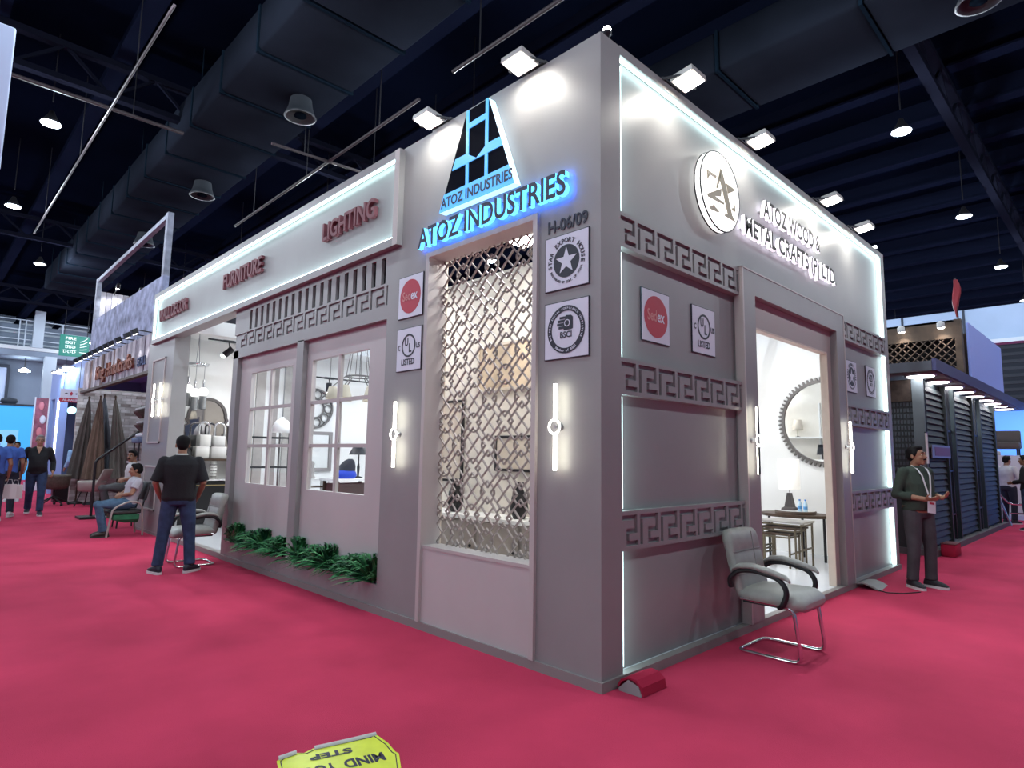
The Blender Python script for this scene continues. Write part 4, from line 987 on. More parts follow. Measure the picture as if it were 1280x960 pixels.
for rr, w in ((0.45, 0.03), (0.23, 0.022)): m = MB(); m.tube([c+V(0, rr*math.cos(a), rr*math.sin(a)) for a in [2*PI*k/40 for k in range(40)]], w, 8, closed=True); m.build('hoop', IRON, t)
for k in range(9):
    a = 2*PI*k/9; p = c+V(0, 0.34*math.cos(a), 0.34*math.sin(a)); m = MB(); m.tube([p+V(0, 0.095*math.cos(b), 0.095*math.sin(b)) for b in [2*PI*q/18 for q in range(18)]], 0.016, 6, closed=True); m.build('small_hoop', IRON, t)
t = thing('framed_mirror', 'grey framed rectangular mirror below the round wall ornament', 'mirror', (-11.25, 3.6, 1.55))
for b in ((3.1, 1.09, 4.04, 1.17), (3.1, 1.95, 4.04, 2.03), (3.1, 1.17, 3.18, 1.95), (3.96, 1.17, 4.04, 1.95)): m = MB(); m.box(-11.25, b[0], b[1], -11.2, b[2], b[3]); m.build('frame_side', M('grey_frame', (0.25, 0.23, 0.23), 0.5), t)
m = MB(); m.box(-11.245, 3.17, 1.16, -11.225, 3.97, 1.96); m.build('mirror_plate', MIRROR, t)
t = thing('black_shade_lamp', 'table lamp with a black cone shade behind the right window', 'lamp', (-8.4, 3.05, 1.04))
m = MB(); m.lathe([(0.2, 1.5), (0.11, 1.67), (0.105, 1.67), (0.195, 1.5)], (-8.4, 3.12, 0), n=24, caps=False); m.build('shade', BLACK, t)
m = MB(); m.lathe([(0.09, 1.045), (0.09, 1.06), (0.02, 1.08), (0.03, 1.25), (0.012, 1.35), (0.012, 1.66)], (-8.4, 3.12, 0), n=16); m.build('base', DARKM, t)
t = thing('white_counter', 'white topped counter with dark legs behind the right window', 'table', (-8.2, 2.8, 0.064))
m = MB(); m.box(-8.6, 2.4, 1.0, -7.95, 3.3, 1.045); m.build('top', WHITE, t)
for x in (-8.55, -8.05):
    for y in (2.45, 3.22): m = MB(); m.box(x, y, 0.064, x+0.05, y+0.05, 1.0); m.build('leg', WOODD, t)
m = MB(); m.box(-8.55, 2.5, 0.5, -8.0, 3.22, 0.95); m.build('drawer_block', M('dark_brown_block', (0.05, 0.04, 0.035), 0.5), t)
t = thing('blue_bag', 'crumpled blue and black bag on the white counter behind the window', 'bag', (-8.2, 2.72, 1.045))
m = MB(); m.loft([[V(-8.2+math.cos(a)*rx, 2.72+math.sin(a)*ry, z) for a in [2*PI*k/14 for k in range(14)]] for rx, ry, z in ((0.13, 0.2, 1.046), (0.15, 0.24, 1.1), (0.14, 0.22, 1.17), (0.11, 0.18, 1.2))]); m.build('body', M('bag_blue', (0.01, 0.05, 0.5), 0.5), t)
m = MB(); m.loft([[V(-8.2+math.cos(a)*rx, 2.74+math.sin(a)*ry+dy, z) for a in [2*PI*k/14 for k in range(14)]] for rx, ry, z, dy in ((0.12, 0.19, 1.19, 0), (0.13, 0.17, 1.28, 0.02), (0.1, 0.1, 1.38, 0.06), (0.04, 0.04, 1.42, 0.08))]); m.build('flap', M('bag_black', (0.015, 0.017, 0.03), 0.6), t)
t = thing('white_side_table', 'small white side table with a carved bust ornament behind the right window', 'table', (-9.0, 2.5, 0.064))
m = MB(); m.box(-9.2, 2.3, 0.98, -8.8, 2.78, 1.02); m.build('top', WHITE, t)
for x in (-9.17, -8.86):
    for y in (2.33, 2.72): m = MB(); m.box(x, y, 0.064, x+0.03, y+0.03, 0.98); m.build('leg', WHITE, t)
for z in (0.7, 0.85): m = MB(); m.box(-9.18, 2.35, z, -8.82, 2.75, z+0.02); m.build('shelf', WOODD, t)
t = thing('carved_ornament', 'grey carved figure ornament on the white side table', 'ornament', (-9.0, 2.45, 1.02))
m = MB(); m.lathe([(0.06, 1.02), (0.06, 1.05), (0.03, 1.09), (0.05, 1.18), (0.03, 1.26), (0.045, 1.31), (0.02, 1.36)], (-9.0, 2.45, 0), n=16); m.build('figure', M('grey_stone', (0.35, 0.33, 0.32), 0.6), t)
# behind the left window
t = thing('dome_pendant', 'white dome pendant lamp behind the left window', 'lamp', (-9.0, 1.78, 3.7))
m = MB(); m.lathe([(0.03, 2.2), (0.05, 2.16), (0.11, 2.13), (0.165, 2.03), (0.18, 1.9), (0.175, 1.9), (0.155, 2.03), (0.1, 2.11)], (-9.0, 1.78, 0), n=28, caps=False); m.build('dome', M('dome_white', (0.8, 0.8, 0.78), 0.35, emit=0.15), t)
m = MB(); m.tube([(-9.0, 1.78, 2.18), (-9.0, 1.78, 3.67)], 0.006, 6); m.build('cord', STEEL, t)
m = MB(); m.bar((-9.66, 1.78, 3.675), (-8.9, 1.78, 3.675), 0.03, 0.03); m.build('carrier_bar', WHITE, t)
m = MB(); m.ball((-9.0, 1.78, 1.97), 0.05, n=12); m.build('bulb', M('spot_glow', (1, 1, 1), emit=12), t)
t = thing('open_rack', 'metal rack with dark shelves behind the left window', 'shelf', (-9.4, 1.65, 0.064))
for z in (0.6, 1.22, 1.79): m = MB(); m.box(-9.65, 1.2, z, -9.2, 2.05, z+0.03); m.build('shelf', BLACK, t)
for x in (-9.65, -9.22):
    for y in (1.2, 2.02): m = MB(); m.box(x, y, 0.064, x+0.025, y+0.025, 1.95); m.build('post', IRON, t)
for k, (y, w, cl) in enumerate(((2.24, 0.2, (0.40, 0.37, 0.35)), (2.56, 0.16, (0.30, 0.27, 0.26)), (2.87, 0.17, (0.42, 0.40, 0.38)))):
    m = MB(); m.box(-11.25, y-w/2, 0.2, -11.2, y+w/2, 3.5); m.box(-11.25, y-w/2-0.015, 3.5, -11.19, y+w/2+0.015, 3.54)
    tag(m.build('sample_panel', M('sample%d' % k, cl, 0.6, noise=0.08)), ('first', 'second', 'third')[k]+' tall grey sample panel on the end wall behind the left window, from the left', 'panel', 'tall sample panels on the end wall')
# on the cream partition behind the lattice
t = thing('amber_glow_panel', 'amber tinted panel standing in for a warm glow behind the upper lattice', 'wall art', (-2.3, 1.5, 2.2))
m = MB(); m.box(-2.95, 1.475, 2.3, -2.1, 1.5, 2.8); m.build('panel', M('amber_glow_tint', (0.62, 0.5, 0.36), 0.6, noise=0.25, nscale=3), t)  # warm glow on the partition put into the colour of a panel
for b in ((-2.98, 2.27, -2.07, 2.3), (-2.98, 2.8, -2.07, 2.83), (-2.98, 2.3, -2.95, 2.8), (-2.1, 2.3, -2.07, 2.8)): m = MB(); m.box(b[0], 1.465, b[1], b[2], 1.5, b[3]); m.build('frame_bar', CREAM, t)
t = thing('dark_cabinet', 'low taupe cabinet standing behind the lower lattice', 'cabinet', (-2.8, 1.3, 0.064))
m = MB(); m.box(-3.9, 1.12, 0.1, -1.85, 1.49, 0.83); m.build('body', M('cab_grey', (0.25, 0.22, 0.2), 0.5), t)
m = MB(); m.box(-3.93, 1.08, 0.83, -1.82, 1.49, 0.87); m.build('top', WHITE, t)
for x in (-3.85, -3.18, -2.51): m = MB(); m.box(x, 1.105, 0.14, x+0.62, 1.12, 0.81); d = m.build('door', M('cab_door', (0.3, 0.26, 0.23), 0.5), t); m = MB(); m.ball((x+0.56, 1.1, 0.55), 0.018); m.build('knob', BLACK, d)
for x in (-3.85, -1.9): m = MB(); m.box(x-0.03, 1.15, 0.064, x+0.03, 1.45, 0.1); m.build('foot', BLACK, t)
for k, (x, z, w, h, lab) in enumerate(((-3.45, 1.7, 0.22, 0.5, 'tall narrow dark picture frame behind the left half of the lattice'), (-2.35, 1.55, 0.3, 0.2, 'low wide dark picture frame behind the right half of the lattice'))):
    t = thing('picture_frame', lab, 'frame', (x, 1.5, z))
    for b in ((-w, -h, w, -h+0.03), (-w, h-0.03, w, h), (-w, -h+0.03, -w+0.03, h-0.03), (w-0.03, -h+0.03, w, h-0.03)): m = MB(); m.box(x+b[0], 1.47, z+b[1], x+b[2], 1.5, z+b[3]); m.build('frame_side', BLACK, t)
    m = MB(); m.box(x-w+0.025, 1.48, z-h+0.025, x+w-0.025, 1.495, z+h-0.025); m.build('backing_sheet', CREAM, t)
for k, (x, lab) in enumerate(((-3.1, 'left black vase on the white cabinet top behind the lattice'), (-2.05, 'right black vase on the white cabinet top behind the lattice'))):
    m = MB(); m.lathe([(0.06, 0.872), (0.1, 0.97), (0.08, 1.1), (0.035, 1.19), (0.05, 1.25)], (x, 1.28, 0), n=20); tag(m.build('black_vase', BLACK), lab, 'vase', 'black vases behind the lattice')
# shelves on the rear of the partition, seen in the round mirror
t = thing('lamp_shelf', 'white wall shelf on the rear of the partition, seen in the round mirror', 'shelf', (-2.9, 1.6, 1.9))
for z in (1.45, 2.05): m = MB(); m.box(-3.9, 1.582, z, -1.8, 1.9, z+0.03); m.build('board', WHITE, t)
for x in (-3.85, -2.85, -1.85): m = MB(); m.box(x, 1.582, 1.2, x+0.03, 1.62, 2.9); m.build('upright', WHITE, t)
for k, (x, z, cl, lab) in enumerate(((-2.15, 2.08, BLACK, 'black shaded lamp on the upper shelf board, first from the door'), (-2.5, 2.08, INK, 'navy shaded lamp on the upper shelf board'), (-3.3, 2.08, CREAM, 'cream shaded lamp on the upper shelf board'),
        (-2.3, 1.48, BLACK, 'black shaded lamp on the lower shelf board, first from the door'), (-2.75, 1.48, DARKM, 'charcoal shaded lamp on the lower shelf board'))):
    t = thing('shelf_lamp', lab, 'lamp', (x, 1.75, z), 0, 'lamps on the shelf seen in the mirror')
    m = MB(); m.lathe([(0.13, z+0.18), (0.09, z+0.42), (0.085, z+0.42), (0.125, z+0.18)], (x, 1.75, 0), n=20, caps=False); m.build('shade', cl, t)
    m = MB(); m.lathe([(0.06, z+0.002), (0.06, z+0.015), (0.012, z+0.03), (0.012, z+0.38)], (x, 1.75, 0), n=12); m.build('base', CHROME, t)
t = thing('diamond_picture', 'dark diamond shaped picture on the rear of the partition, seen in the round mirror', 'picture', (-1.95, 1.6, 2.7))
m = MB(); m.obox((-2.35, 1.6, 2.92), V(0.2, 0, 0.2), V(0, 0.015, 0), V(-0.2, 0, 0.2)); m.build('board', DARKM, t)
m = MB(); m.obox((-2.35, 1.617, 2.92), V(0.15, 0, 0.15), V(0, 0.004, 0), V(-0.15, 0, 0.15)); m.build('inset', STEEL, t)
# ------------------------------------------------------------------ people
def remesh(mb, name, mat, parent, voxel=0.012, it=5, fac=0.5):
    me = bpy.data.meshes.new(name); me.from_pydata([tuple(p) for p in mb.v], [], mb.f); me.update()
    o = bpy.data.objects.new(name, me); COL.objects.link(o)
    r = o.modifiers.new('remesh', 'REMESH'); r.mode = 'VOXEL'; r.voxel_size = voxel; r.use_smooth_shade = True
    s = o.modifiers.new('smooth', 'SMOOTH'); s.iterations = it; s.factor = fac
    dg = bpy.context.evaluated_depsgraph_get()
    me2 = bpy.data.meshes.new_from_object(o.evaluated_get(dg))
    bpy.data.objects.remove(o); bpy.data.meshes.remove(me)
    me2.materials.clear(); me2.materials.append(mat); me2.name = name
    return place(bpy.data.objects.new(name, me2), parent)
def capsule(m, pts, rs, n=12):
    m.tube(pts, rs, n)
    for p, r in zip(pts, rs): m.ball(p, r*1.0, n=n)
def mirror_x(p): return V(-p[0], p[1], p[2])
SKIN = M('skin_brown', (0.28, 0.145, 0.09), 0.55); SKIN2 = M('skin_tan', (0.38, 0.2, 0.13), 0.5)
HAIR = M('black_hair', (0.006, 0.005, 0.006), 0.7, spec=0.15); EYEW = M('eye_white', (0.6, 0.58, 0.55), 0.3); EYEB = M('eye_dark', (0.01, 0.008, 0.007), 0.2)
LIP = M('lip', (0.22, 0.07, 0.06), 0.5)
JEANS = M('blue_jeans', (0.022, 0.04, 0.095), 0.85, noise=0.35, nscale=9, bump=0.3, bscale=90)
SOLE = M('white_sole', (0.6, 0.58, 0.6), 0.6)
def hand(m, w, d, palm, s=1.0, curl=0.5, thumb_side=None):
    """palm with four unequal bent fingers and a thumb; d = along the hand, palm = direction the palm faces"""
    w = Vector(w); d = Vector(d).normalized(); palm = Vector(palm); palm = (palm-d*palm.dot(d)).normalized(); side = d.cross(palm)
    if thumb_side is not None and side.dot(Vector(thumb_side)) < 0: side = -side
    R = Matrix((side, palm, d)).transposed()
    m.ball(w+d*0.045*s, 0.041*s, 0.016*s, 0.052*s, n=12, rot=R)
    for k, (u, l) in enumerate(((0.030, 0.072), (0.010, 0.082), (-0.010, 0.076), (-0.029, 0.06))):
        b = w+side*u*s+d*0.085*s; c1 = curl*0.7; p1 = b+(d*math.cos(c1)+palm*math.sin(c1))*l*0.5*s; c2 = curl*1.6; p2 = p1+(d*math.cos(c2)+palm*math.sin(c2))*l*0.5*s
        capsule(m, [b, p1, p2], [0.0095*s, 0.009*s, 0.0075*s], 8)
    b = w+side*0.032*s+d*0.02*s; p1 = b+(side*0.7+d*0.6+palm*0.35).normalized()*0.038*s; p2 = p1+(side*0.25+d*0.9+palm*0.4).normalized()*0.032*s
    capsule(m, [b, p1, p2], [0.012*s, 0.0105*s, 0.008*s], 8)
def ell_ring(c, x, y, rx, ry, n=20, e=0.85):
    return [c+x*math.copysign(abs(math.cos(a))**e, math.cos(a))*rx+y*math.copysign(abs(math.sin(a))**e, math.sin(a))*ry for a in [2*PI*k/n for k in range(n)]]
DEF = dict(pel=(0, 0, 0.93), neck=(0, 0.01, 1.46), head=(0, -0.02, 1.60), yaw=0.0, nod=0.0,
           sh=(0.185, 0.01, 1.405), el=((0.25, 0.05, 1.12), (0.25, 0.05, 1.12)), wr=((0.24, -0.08, 0.90), (0.24, -0.08, 0.90)),
           hp=(0.092, 0, 0.90), kn=((0.105, -0.02, 0.49), (0.105, -0.02, 0.49)), an=((0.11, 0.02, 0.085), (0.11, 0.02, 0.085)), toe=((0.25, -1), (0.25, -1)),
           hd=(None, None), palm=((-1, 0, 0), (-1, 0, 0)), belly=0.0, bulk=1.0, sleeve=0.62, long_sleeve=False)
def person(label, loc, rz, shirt, trousers, shoes, P=None, skin=None, scale=1.0, vox=0.009, face=True, hair=True, moustache=False, belt=False, collar=None, group=None, sole=SOLE, glasses=False, hairmat=None):
    D = dict(DEF); D.update(P or {}); skin = skin or SKIN
    t = thing('person', label, 'person', (0, 0, 0), 0, group)
    pel, nk, hd = V(*D['pel']), V(*D['neck']), V(*D['head'])
    up = (nk-pel).normalized(); xr = V(1, 0, 0); yr = up.cross(xr).normalized()
    # sides: index 0 is the person's left (+x), 1 the right (-x)
    S = lambda v, i: V(*v) if i == 0 else mirror_x(v)
    pt = lambda key, i: S(D[key][i], i)
    sh = [S(D['sh'], i) for i in (0, 1)]; hp = [S(D['hp'], i) for i in (0, 1)]
    L = (nk-pel).length
    def torso(m, grow, z0=-0.1, top=1.0):
        b = D['belly']; bk = D['bulk']
        prof = [(-0.10, 0.145, 0.10), (0.0, 0.165, 0.115), (0.18, 0.155, 0.105+b*0.7), (0.38, 0.148, 0.102+b), (0.62, 0.168, 0.115+b*0.4), (0.8, 0.175, 0.108), (0.92, 0.15, 0.085), (1.0, 0.075, 0.062)]
        R = []
        for q, rx, ry in prof:
            if q < z0 or q > top: continue
            off = -b*0.5 if 0.1 < q < 0.65 else 0
            R.append(ell_ring(pel+up*L*q+yr*0.012*math.sin(q*3)+yr*off, xr, yr, rx*bk+grow, ry*bk+grow))
        m.loft(R)
    # continuous body
    m = MB(); torso(m, 0.0)
    capsule(m, [nk-up*0.03, nk+up*0.04, hd-V(0, 0, 0.05)], [0.062, 0.055, 0.052])
    Rh = Matrix.Rotation(D['yaw'], 3, 'Z') @ Matrix.Rotation(D['nod'], 3, 'X')
    H = lambda x, y, z: hd+Rh @ V(x, y, z)
    m.ball(H(0, 0.012, 0.03), 0.074, 0.092, 0.088, n=18, rot=Rh); m.ball(H(0, -0.022, -0.035), 0.058, 0.068, 0.078, n=16, rot=Rh); m.ball(H(0, -0.062, -0.092), 0.03, 0.026, 0.022, n=12, rot=Rh)
    capsule(m, [H(0, -0.084, 0.02), H(0, -0.108, -0.028)], [0.010, 0.016], 8); m.ball(H(0, -0.088, 0.032), 0.05, 0.014, 0.012, n=10, rot=Rh)
    for s in (-1, 1):
        m.ball(H(s*0.076, 0.012, -0.008), 0.012, 0.022, 0.034, n=10, rot=Rh); m.ball(H(s*0.036, -0.066, -0.028), 0.022, 0.02, 0.022, n=10, rot=Rh)
    m.ball(H(0, -0.084, -0.066), 0.026, 0.013, 0.012, n=10, rot=Rh)
    for i in (0, 1):
        e, w = pt('el', i), pt('wr', i)
        capsule(m, [sh[i], sh[i].lerp(e, 0.5), e, e.lerp(w, 0.4), w], [0.052, 0.046, 0.038, 0.037, 0.027])
        d = S(D['hd'][i], i) if D['hd'][i] else (w-e)
        pm = S(D['palm'][i], i)
        hand(m, w, d, pm, 0.98, 0.55, V(0, -1, 0.3))
        k, a = pt('kn', i), pt('an', i)
        capsule(m, [hp[i], hp[i].lerp(k, 0.5), k, k.lerp(a, 0.35), a], [0.088, 0.072, 0.054, 0.053, 0.038])
        tv = D['toe'][i]; td = S((tv[0], tv[1], 0), i).normalized(); capsule(m, [a+V(0, 0, -0.03), a+td*0.13+V(0, 0, -0.05)], [0.036, 0.028])
    remesh(m, 'body', skin, t, vox, 3)
    # shirt
    m = MB(); torso(m, 0.018, -0.12 if not belt else -0.001, 0.95)
    for i in (0, 1):
        e, w = pt('el', i), pt('wr', i)
        if D['long_sleeve']:
            q = e.lerp(w, D['long_sleeve'] if D['long_sleeve'] is not True else 0.9)
            capsule(m, [sh[i]+V(0, 0, -0.01), sh[i].lerp(e, 0.5), e, e.lerp(q, 0.5)], [0.068, 0.064, 0.056, 0.053]); m.tube([e.lerp(q, 0.5), q], [0.053, 0.048], 12)
        else:
            q = sh[i].lerp(e, D['sleeve']); capsule(m, [sh[i]+V(0, 0, -0.01), sh[i].lerp(e, D['sleeve']*0.55)], [0.068, 0.067]); m.tube([sh[i].lerp(e, D['sleeve']*0.5), q], [0.067, 0.074], 14)
    bk = D['bulk']; m.loft([ell_ring(nk-up*0.12, xr, yr, 0.18*bk+0.012, 0.115*bk), ell_ring(nk-up*0.05, xr, yr, 0.158*bk+0.016, 0.098*bk+0.008), ell_ring(nk-up*0.012, xr, yr, 0.108*bk+0.012, 0.086*bk), ell_ring(nk+up*0.014, xr, yr, 0.078, 0.075)])
    remesh(m, 'shirt', shirt, t, max(vox, 0.011), 6)
    if collar:
        m = MB(); m.loft([ell_ring(nk+up*q, xr, yr, r, r*0.95, e=1.0) for q, r in ((-0.012, 0.076), (0.03, 0.066), (0.03, 0.061), (-0.012, 0.07))]+[ell_ring(nk-up*0.012, xr, yr, 0.076, 0.072, e=1.0)], caps=False); m.build('collar', collar, t)
    # trousers
    m = MB()
    m.loft([ell_ring(pel+up*L*q+yr*0.01, xr, yr, rx, ry) for q, rx, ry in ((-0.16, 0.155, 0.112), (-0.06, 0.178, 0.128), (0.06, 0.172, 0.122), (0.15, 0.165, 0.115+D['belly']*0.4))])
    for i in (0, 1):
        k, a = pt('kn', i), pt('an', i); cuff = k.lerp(a, 0.97)
        capsule(m, [hp[i], hp[i].lerp(k, 0.5), k, k.lerp(a, 0.5)], [0.105, 0.093, 0.073, 0.068]); m.tube([k.lerp(a, 0.45), k.lerp(a, 0.8), cuff], [0.069, 0.066, 0.07], 14)
    remesh(m, 'trousers', trousers, t, max(vox, 0.011), 5)
    if belt:
        m = MB(); m.loft([ell_ring(pel+up*(L*0.085+q)+yr*0.01, xr, yr, r, r*0.715, 24) for q, r in ((-0.016, 0.181), (-0.016, 0.186), (0.016, 0.184), (0.016, 0.178))], caps=False); bl = m.build('belt', M('brown_belt', (0.07, 0.03, 0.015), 0.45), t)
        m = MB(); c = pel+up*L*0.085-yr*0.127; m.obox(c, xr*0.024, up*0.018, yr*0.006); m.build('buckle', CHROME, bl)
    for i in (0, 1):
        a = pt('an', i); tv = D['toe'][i]; td = S((tv[0], tv[1], 0), i).normalized(); sd = V(-td.y, td.x, 0); g = a+V(0, 0, -0.085); z0 = g.z
        R = [[g+td*u+sd*math.cos(b)*w+V(0, 0, max(0.02, 0.02+h*(0.5+0.5*math.sin(b)))) for b in [2*PI*k/16 for k in range(16)]] for u, w, h in ((-0.085, 0.018, 0.05), (-0.07, 0.034, 0.085), (-0.02, 0.042, 0.10), (0.04, 0.045, 0.085), (0.10, 0.05, 0.062), (0.15, 0.044, 0.045), (0.185, 0.02, 0.025))]
        m = MB(); m.loft(R); so = m.build('shoe', shoes, t)
        R = [[g+td*u+sd*math.cos(b)*w+V(0, 0, 0.0 if math.sin(b) < 0 else 0.028) for b in [2*PI*(k+0.5)/8 for k in range(8)]] for u, w in ((-0.092, 0.02), (-0.072, 0.038), (0, 0.046), (0.1, 0.054), (0.16, 0.046), (0.195, 0.018))]
        m = MB(); m.loft(R, smooth=False); m.build('sole', sole, so)
    if hair:
        hm = MB(); hm.ball(H(0, 0.022, 0.042), 0.083, 0.092, 0.086, n=20, rot=Rh); hm.ball(H(0, 0.05, 0.0), 0.073, 0.066, 0.07, n=16, rot=Rh); hm.ball(H(0, -0.035, 0.095), 0.062, 0.045, 0.03, n=14, rot=Rh)
        for s in (-1, 1): hm.ball(H(s*0.072, 0.0, 0.02), 0.012, 0.03, 0.035, n=8, rot=Rh)
        remesh(hm, 'hair', hairmat or HAIR, t, 0.009, 2)
    if face:
        for s in (-1, 1):
            m = MB(); m.ball(H(s*0.031, -0.079, 0.008), 0.013, 0.008, 0.008, n=10, rot=Rh); ey = m.build('eye', EYEW, t)
            m = MB(); m.ball(H(s*0.031, -0.0855, 0.008), 0.0055, 0.003, 0.0055, n=8, rot=Rh); m.build('pupil', EYEB, ey)
            m = MB(); m.tube([H(s*0.015, -0.097, 0.034), H(s*0.033, -0.095, 0.04), H(s*0.052, -0.081, 0.033)], [0.004, 0.0055, 0.003], 6); m.build('eyebrow', hairmat or HAIR, t)
        m = MB(); m.tube([H(-0.024, -0.09, -0.066), H(0, -0.099, -0.064), H(0.024, -0.09, -0.066)], [0.003, 0.007, 0.003], 8); m.build('mouth', LIP, t)
        if moustache: m = MB(); m.tube([H(-0.03, -0.09, -0.056), H(0, -0.101, -0.048), H(0.03, -0.09, -0.056)], [0.004, 0.008, 0.004], 8); m.build('moustache', HAIR, t)
    if glasses:
        m = MB()
        for s in (-1, 1): m.tube([H(s*0.033+0.022*math.cos(a), -0.101+0.01*abs(math.cos(a)), 0.006+0.017*math.sin(a)) for a in [2*PI*k/14 for k in range(14)]], 0.003, 6, closed=True); m.tube([H(s*0.055, -0.09, 0.01), H(s*0.078, 0.0, 0.012)], 0.0025, 5)
        m.build('glasses', BLACK, t)
    t.scale = (scale,)*3
    return t
def tee(n, c, **k): return M(n, c, 0.85, noise=k.get('noise', 0.12), nscale=7, bump=0.25, bscale=60)
# man with his back to the camera in front of the entrance
o = person('man in black shirt and blue jeans standing with his back turned at the entrance', None, 0, tee('black_shirt', (0.009, 0.009, 0.012)), JEANS, M('black_sneaker', (0.015, 0.016, 0.03), 0.6),
    dict(bulk=1.12, sh=(0.195, 0.01, 1.40), el=((0.27, 0.03, 1.12), (0.27, 0.03, 1.12)), wr=((0.215, -0.13, 0.93), (0.215, -0.13, 0.93)), kn=((0.145, -0.02, 0.49), (0.145, -0.02, 0.49)), an=((0.185, 0.02, 0.085), (0.175, 0.02, 0.085)), toe=((0.55, -1), (0.75, -1)), sleeve=0.95, belly=0.02),
    vox=0.008, collar=M('white_collar', (0.55, 0.55, 0.52), 0.7))
move(o, (-6.08, -0.815, 0), math.radians(-108))
# man with lanyard on the right
o = person('man in dark green shirt with white lanyard and grey trousers by the far right corner', None, 0, tee('green_shirt', (0.03, 0.045, 0.035)), tee('grey_trousers', (0.05, 0.047, 0.055), noise=0.2), M('grey_sneaker', (0.02, 0.022, 0.028), 0.7),
    dict(el=((0.265, 0.06, 1.12), (0.265, 0.06, 1.12)), wr=((0.10, -0.245, 1.10), (0.12, -0.22, 1.08)), hd=((-0.25, -0.9, 0.25), (-0.3, -0.9, 0.05)), palm=((-0.6, 0, 0.8), (-0.6, 0, 0.8)), kn=((0.12, -0.03, 0.49), (0.12, -0.02, 0.49)), an=((0.135, 0.0, 0.085), (0.125, 0.02, 0.085)), toe=((0.3, -1), (0.15, -1)), long_sleeve=0.55, belly=0.035, bulk=1.06, yaw=math.radians(16), nod=math.radians(-4)),
    vox=0.0075, moustache=True, belt=True, scale=1.0)
LY = M('white_ribbon', (0.7, 0.7, 0.72), 0.6)
for s in (-1, 1):
    m = MB(); m.loft([[V(x-0.011, y, z), V(x+0.011, y, z), V(x+0.011, y-0.003, z), V(x-0.011, y-0.003, z)] for x, y, z in ((s*0.068, 0.0, 1.485), (s*0.075, -0.085, 1.44), (s*0.06, -0.135, 1.36), (s*0.035, -0.155, 1.22), (s*0.006, -0.172, 1.09))], smooth=False); m.build('lanyard', LY, o)
m = MB(); m.X = Matrix.Rotation(-0.12, 4, 'X'); m.X = Matrix.Translation((0.01, -0.178, 0.985)) @ Matrix.Rotation(-0.08, 4, 'X') @ Matrix.Rotation(0.15, 4, 'Y'); m.box(-0.058, -0.003, -0.075, 0.058, 0.002, 0.075); bd = m.build('badge', M('badge_white', (0.68, 0.68, 0.72), 0.4), o)
m = MB(); m.X = Matrix.Translation((0.01, -0.178, 0.985)) @ Matrix.Rotation(-0.08, 4, 'X') @ Matrix.Rotation(0.15, 4, 'Y'); m.box(-0.035, -0.0045, 0.03, 0.035, -0.003, 0.055); m.build('badge_band', RED, bd)
move(o, (0.565, 5.66, 0), math.radians(60))
# seated pair
SEAT = dict(pel=(0, 0.06, 0.575), neck=(0, 0.17, 1.02), head=(0, 0.15, 1.16), sh=(0.185, 0.16, 0.965), hp=(0.092, 0.03, 0.567), kn=((0.11, -0.40, 0.55), (0.12, -0.38, 0.55)), an=((0.10, -0.30, 0.085), (0.12, -0.26, 0.085)), toe=((0.1, -1), (0.15, -1)),
            el=((0.235, 0.05, 0.75), (0.235, 0.05, 0.75)), wr=((0.05, -0.10, 0.71), (0.03, -0.13, 0.68)), hd=((-1, -0.15, 0.0), (-1, 0.1, 0.05)), palm=((0, 1, 0), (0, 1, 0)))
P1 = dict(SEAT); P1.update(yaw=math.radians(-20), nod=math.radians(4))
o = person('seated man in white T-shirt and blue jeans with folded arms against the pier', None, 0, tee('white_tee', (0.42, 0.41, 0.46)), M('pale_jeans', (0.05, 0.10, 0.17), 0.85, noise=0.3, nscale=9), M('dark_shoe', (0.03, 0.022, 0.02), 0.6), P1, vox=0.009, sole=M('dark_sole', (0.03, 0.025, 0.022), 0.7))
move(o, (-10.4, -0.44, 0), 0)
P2 = dict(SEAT); P2.update(yaw=math.radians(45), neck=(0, 0.10, 1.04), head=(0, 0.06, 1.18), sh=(0.185, 0.09, 0.985))
for q in ('pel', 'neck', 'head', 'sh', 'hp'): P2[q] = (P2[q][0], P2[q][1], P2[q][2]+0.22)
for q in ('kn', 'an', 'el', 'wr'): P2[q] = tuple((a[0], a[1], a[2]+0.22) for a in P2[q])
o = person('second seated man in white shirt behind the man in white T-shirt, face turned', None, 0, tee('white_shirt', (0.5, 0.49, 0.5)), M('grey_slacks', (0.06, 0.06, 0.065), 0.8), M('dark_shoe', (0.03, 0.022, 0.02), 0.6), P2, vox=0.011, moustache=True)
move(o, (-11.75, -0.12, 0), 0)
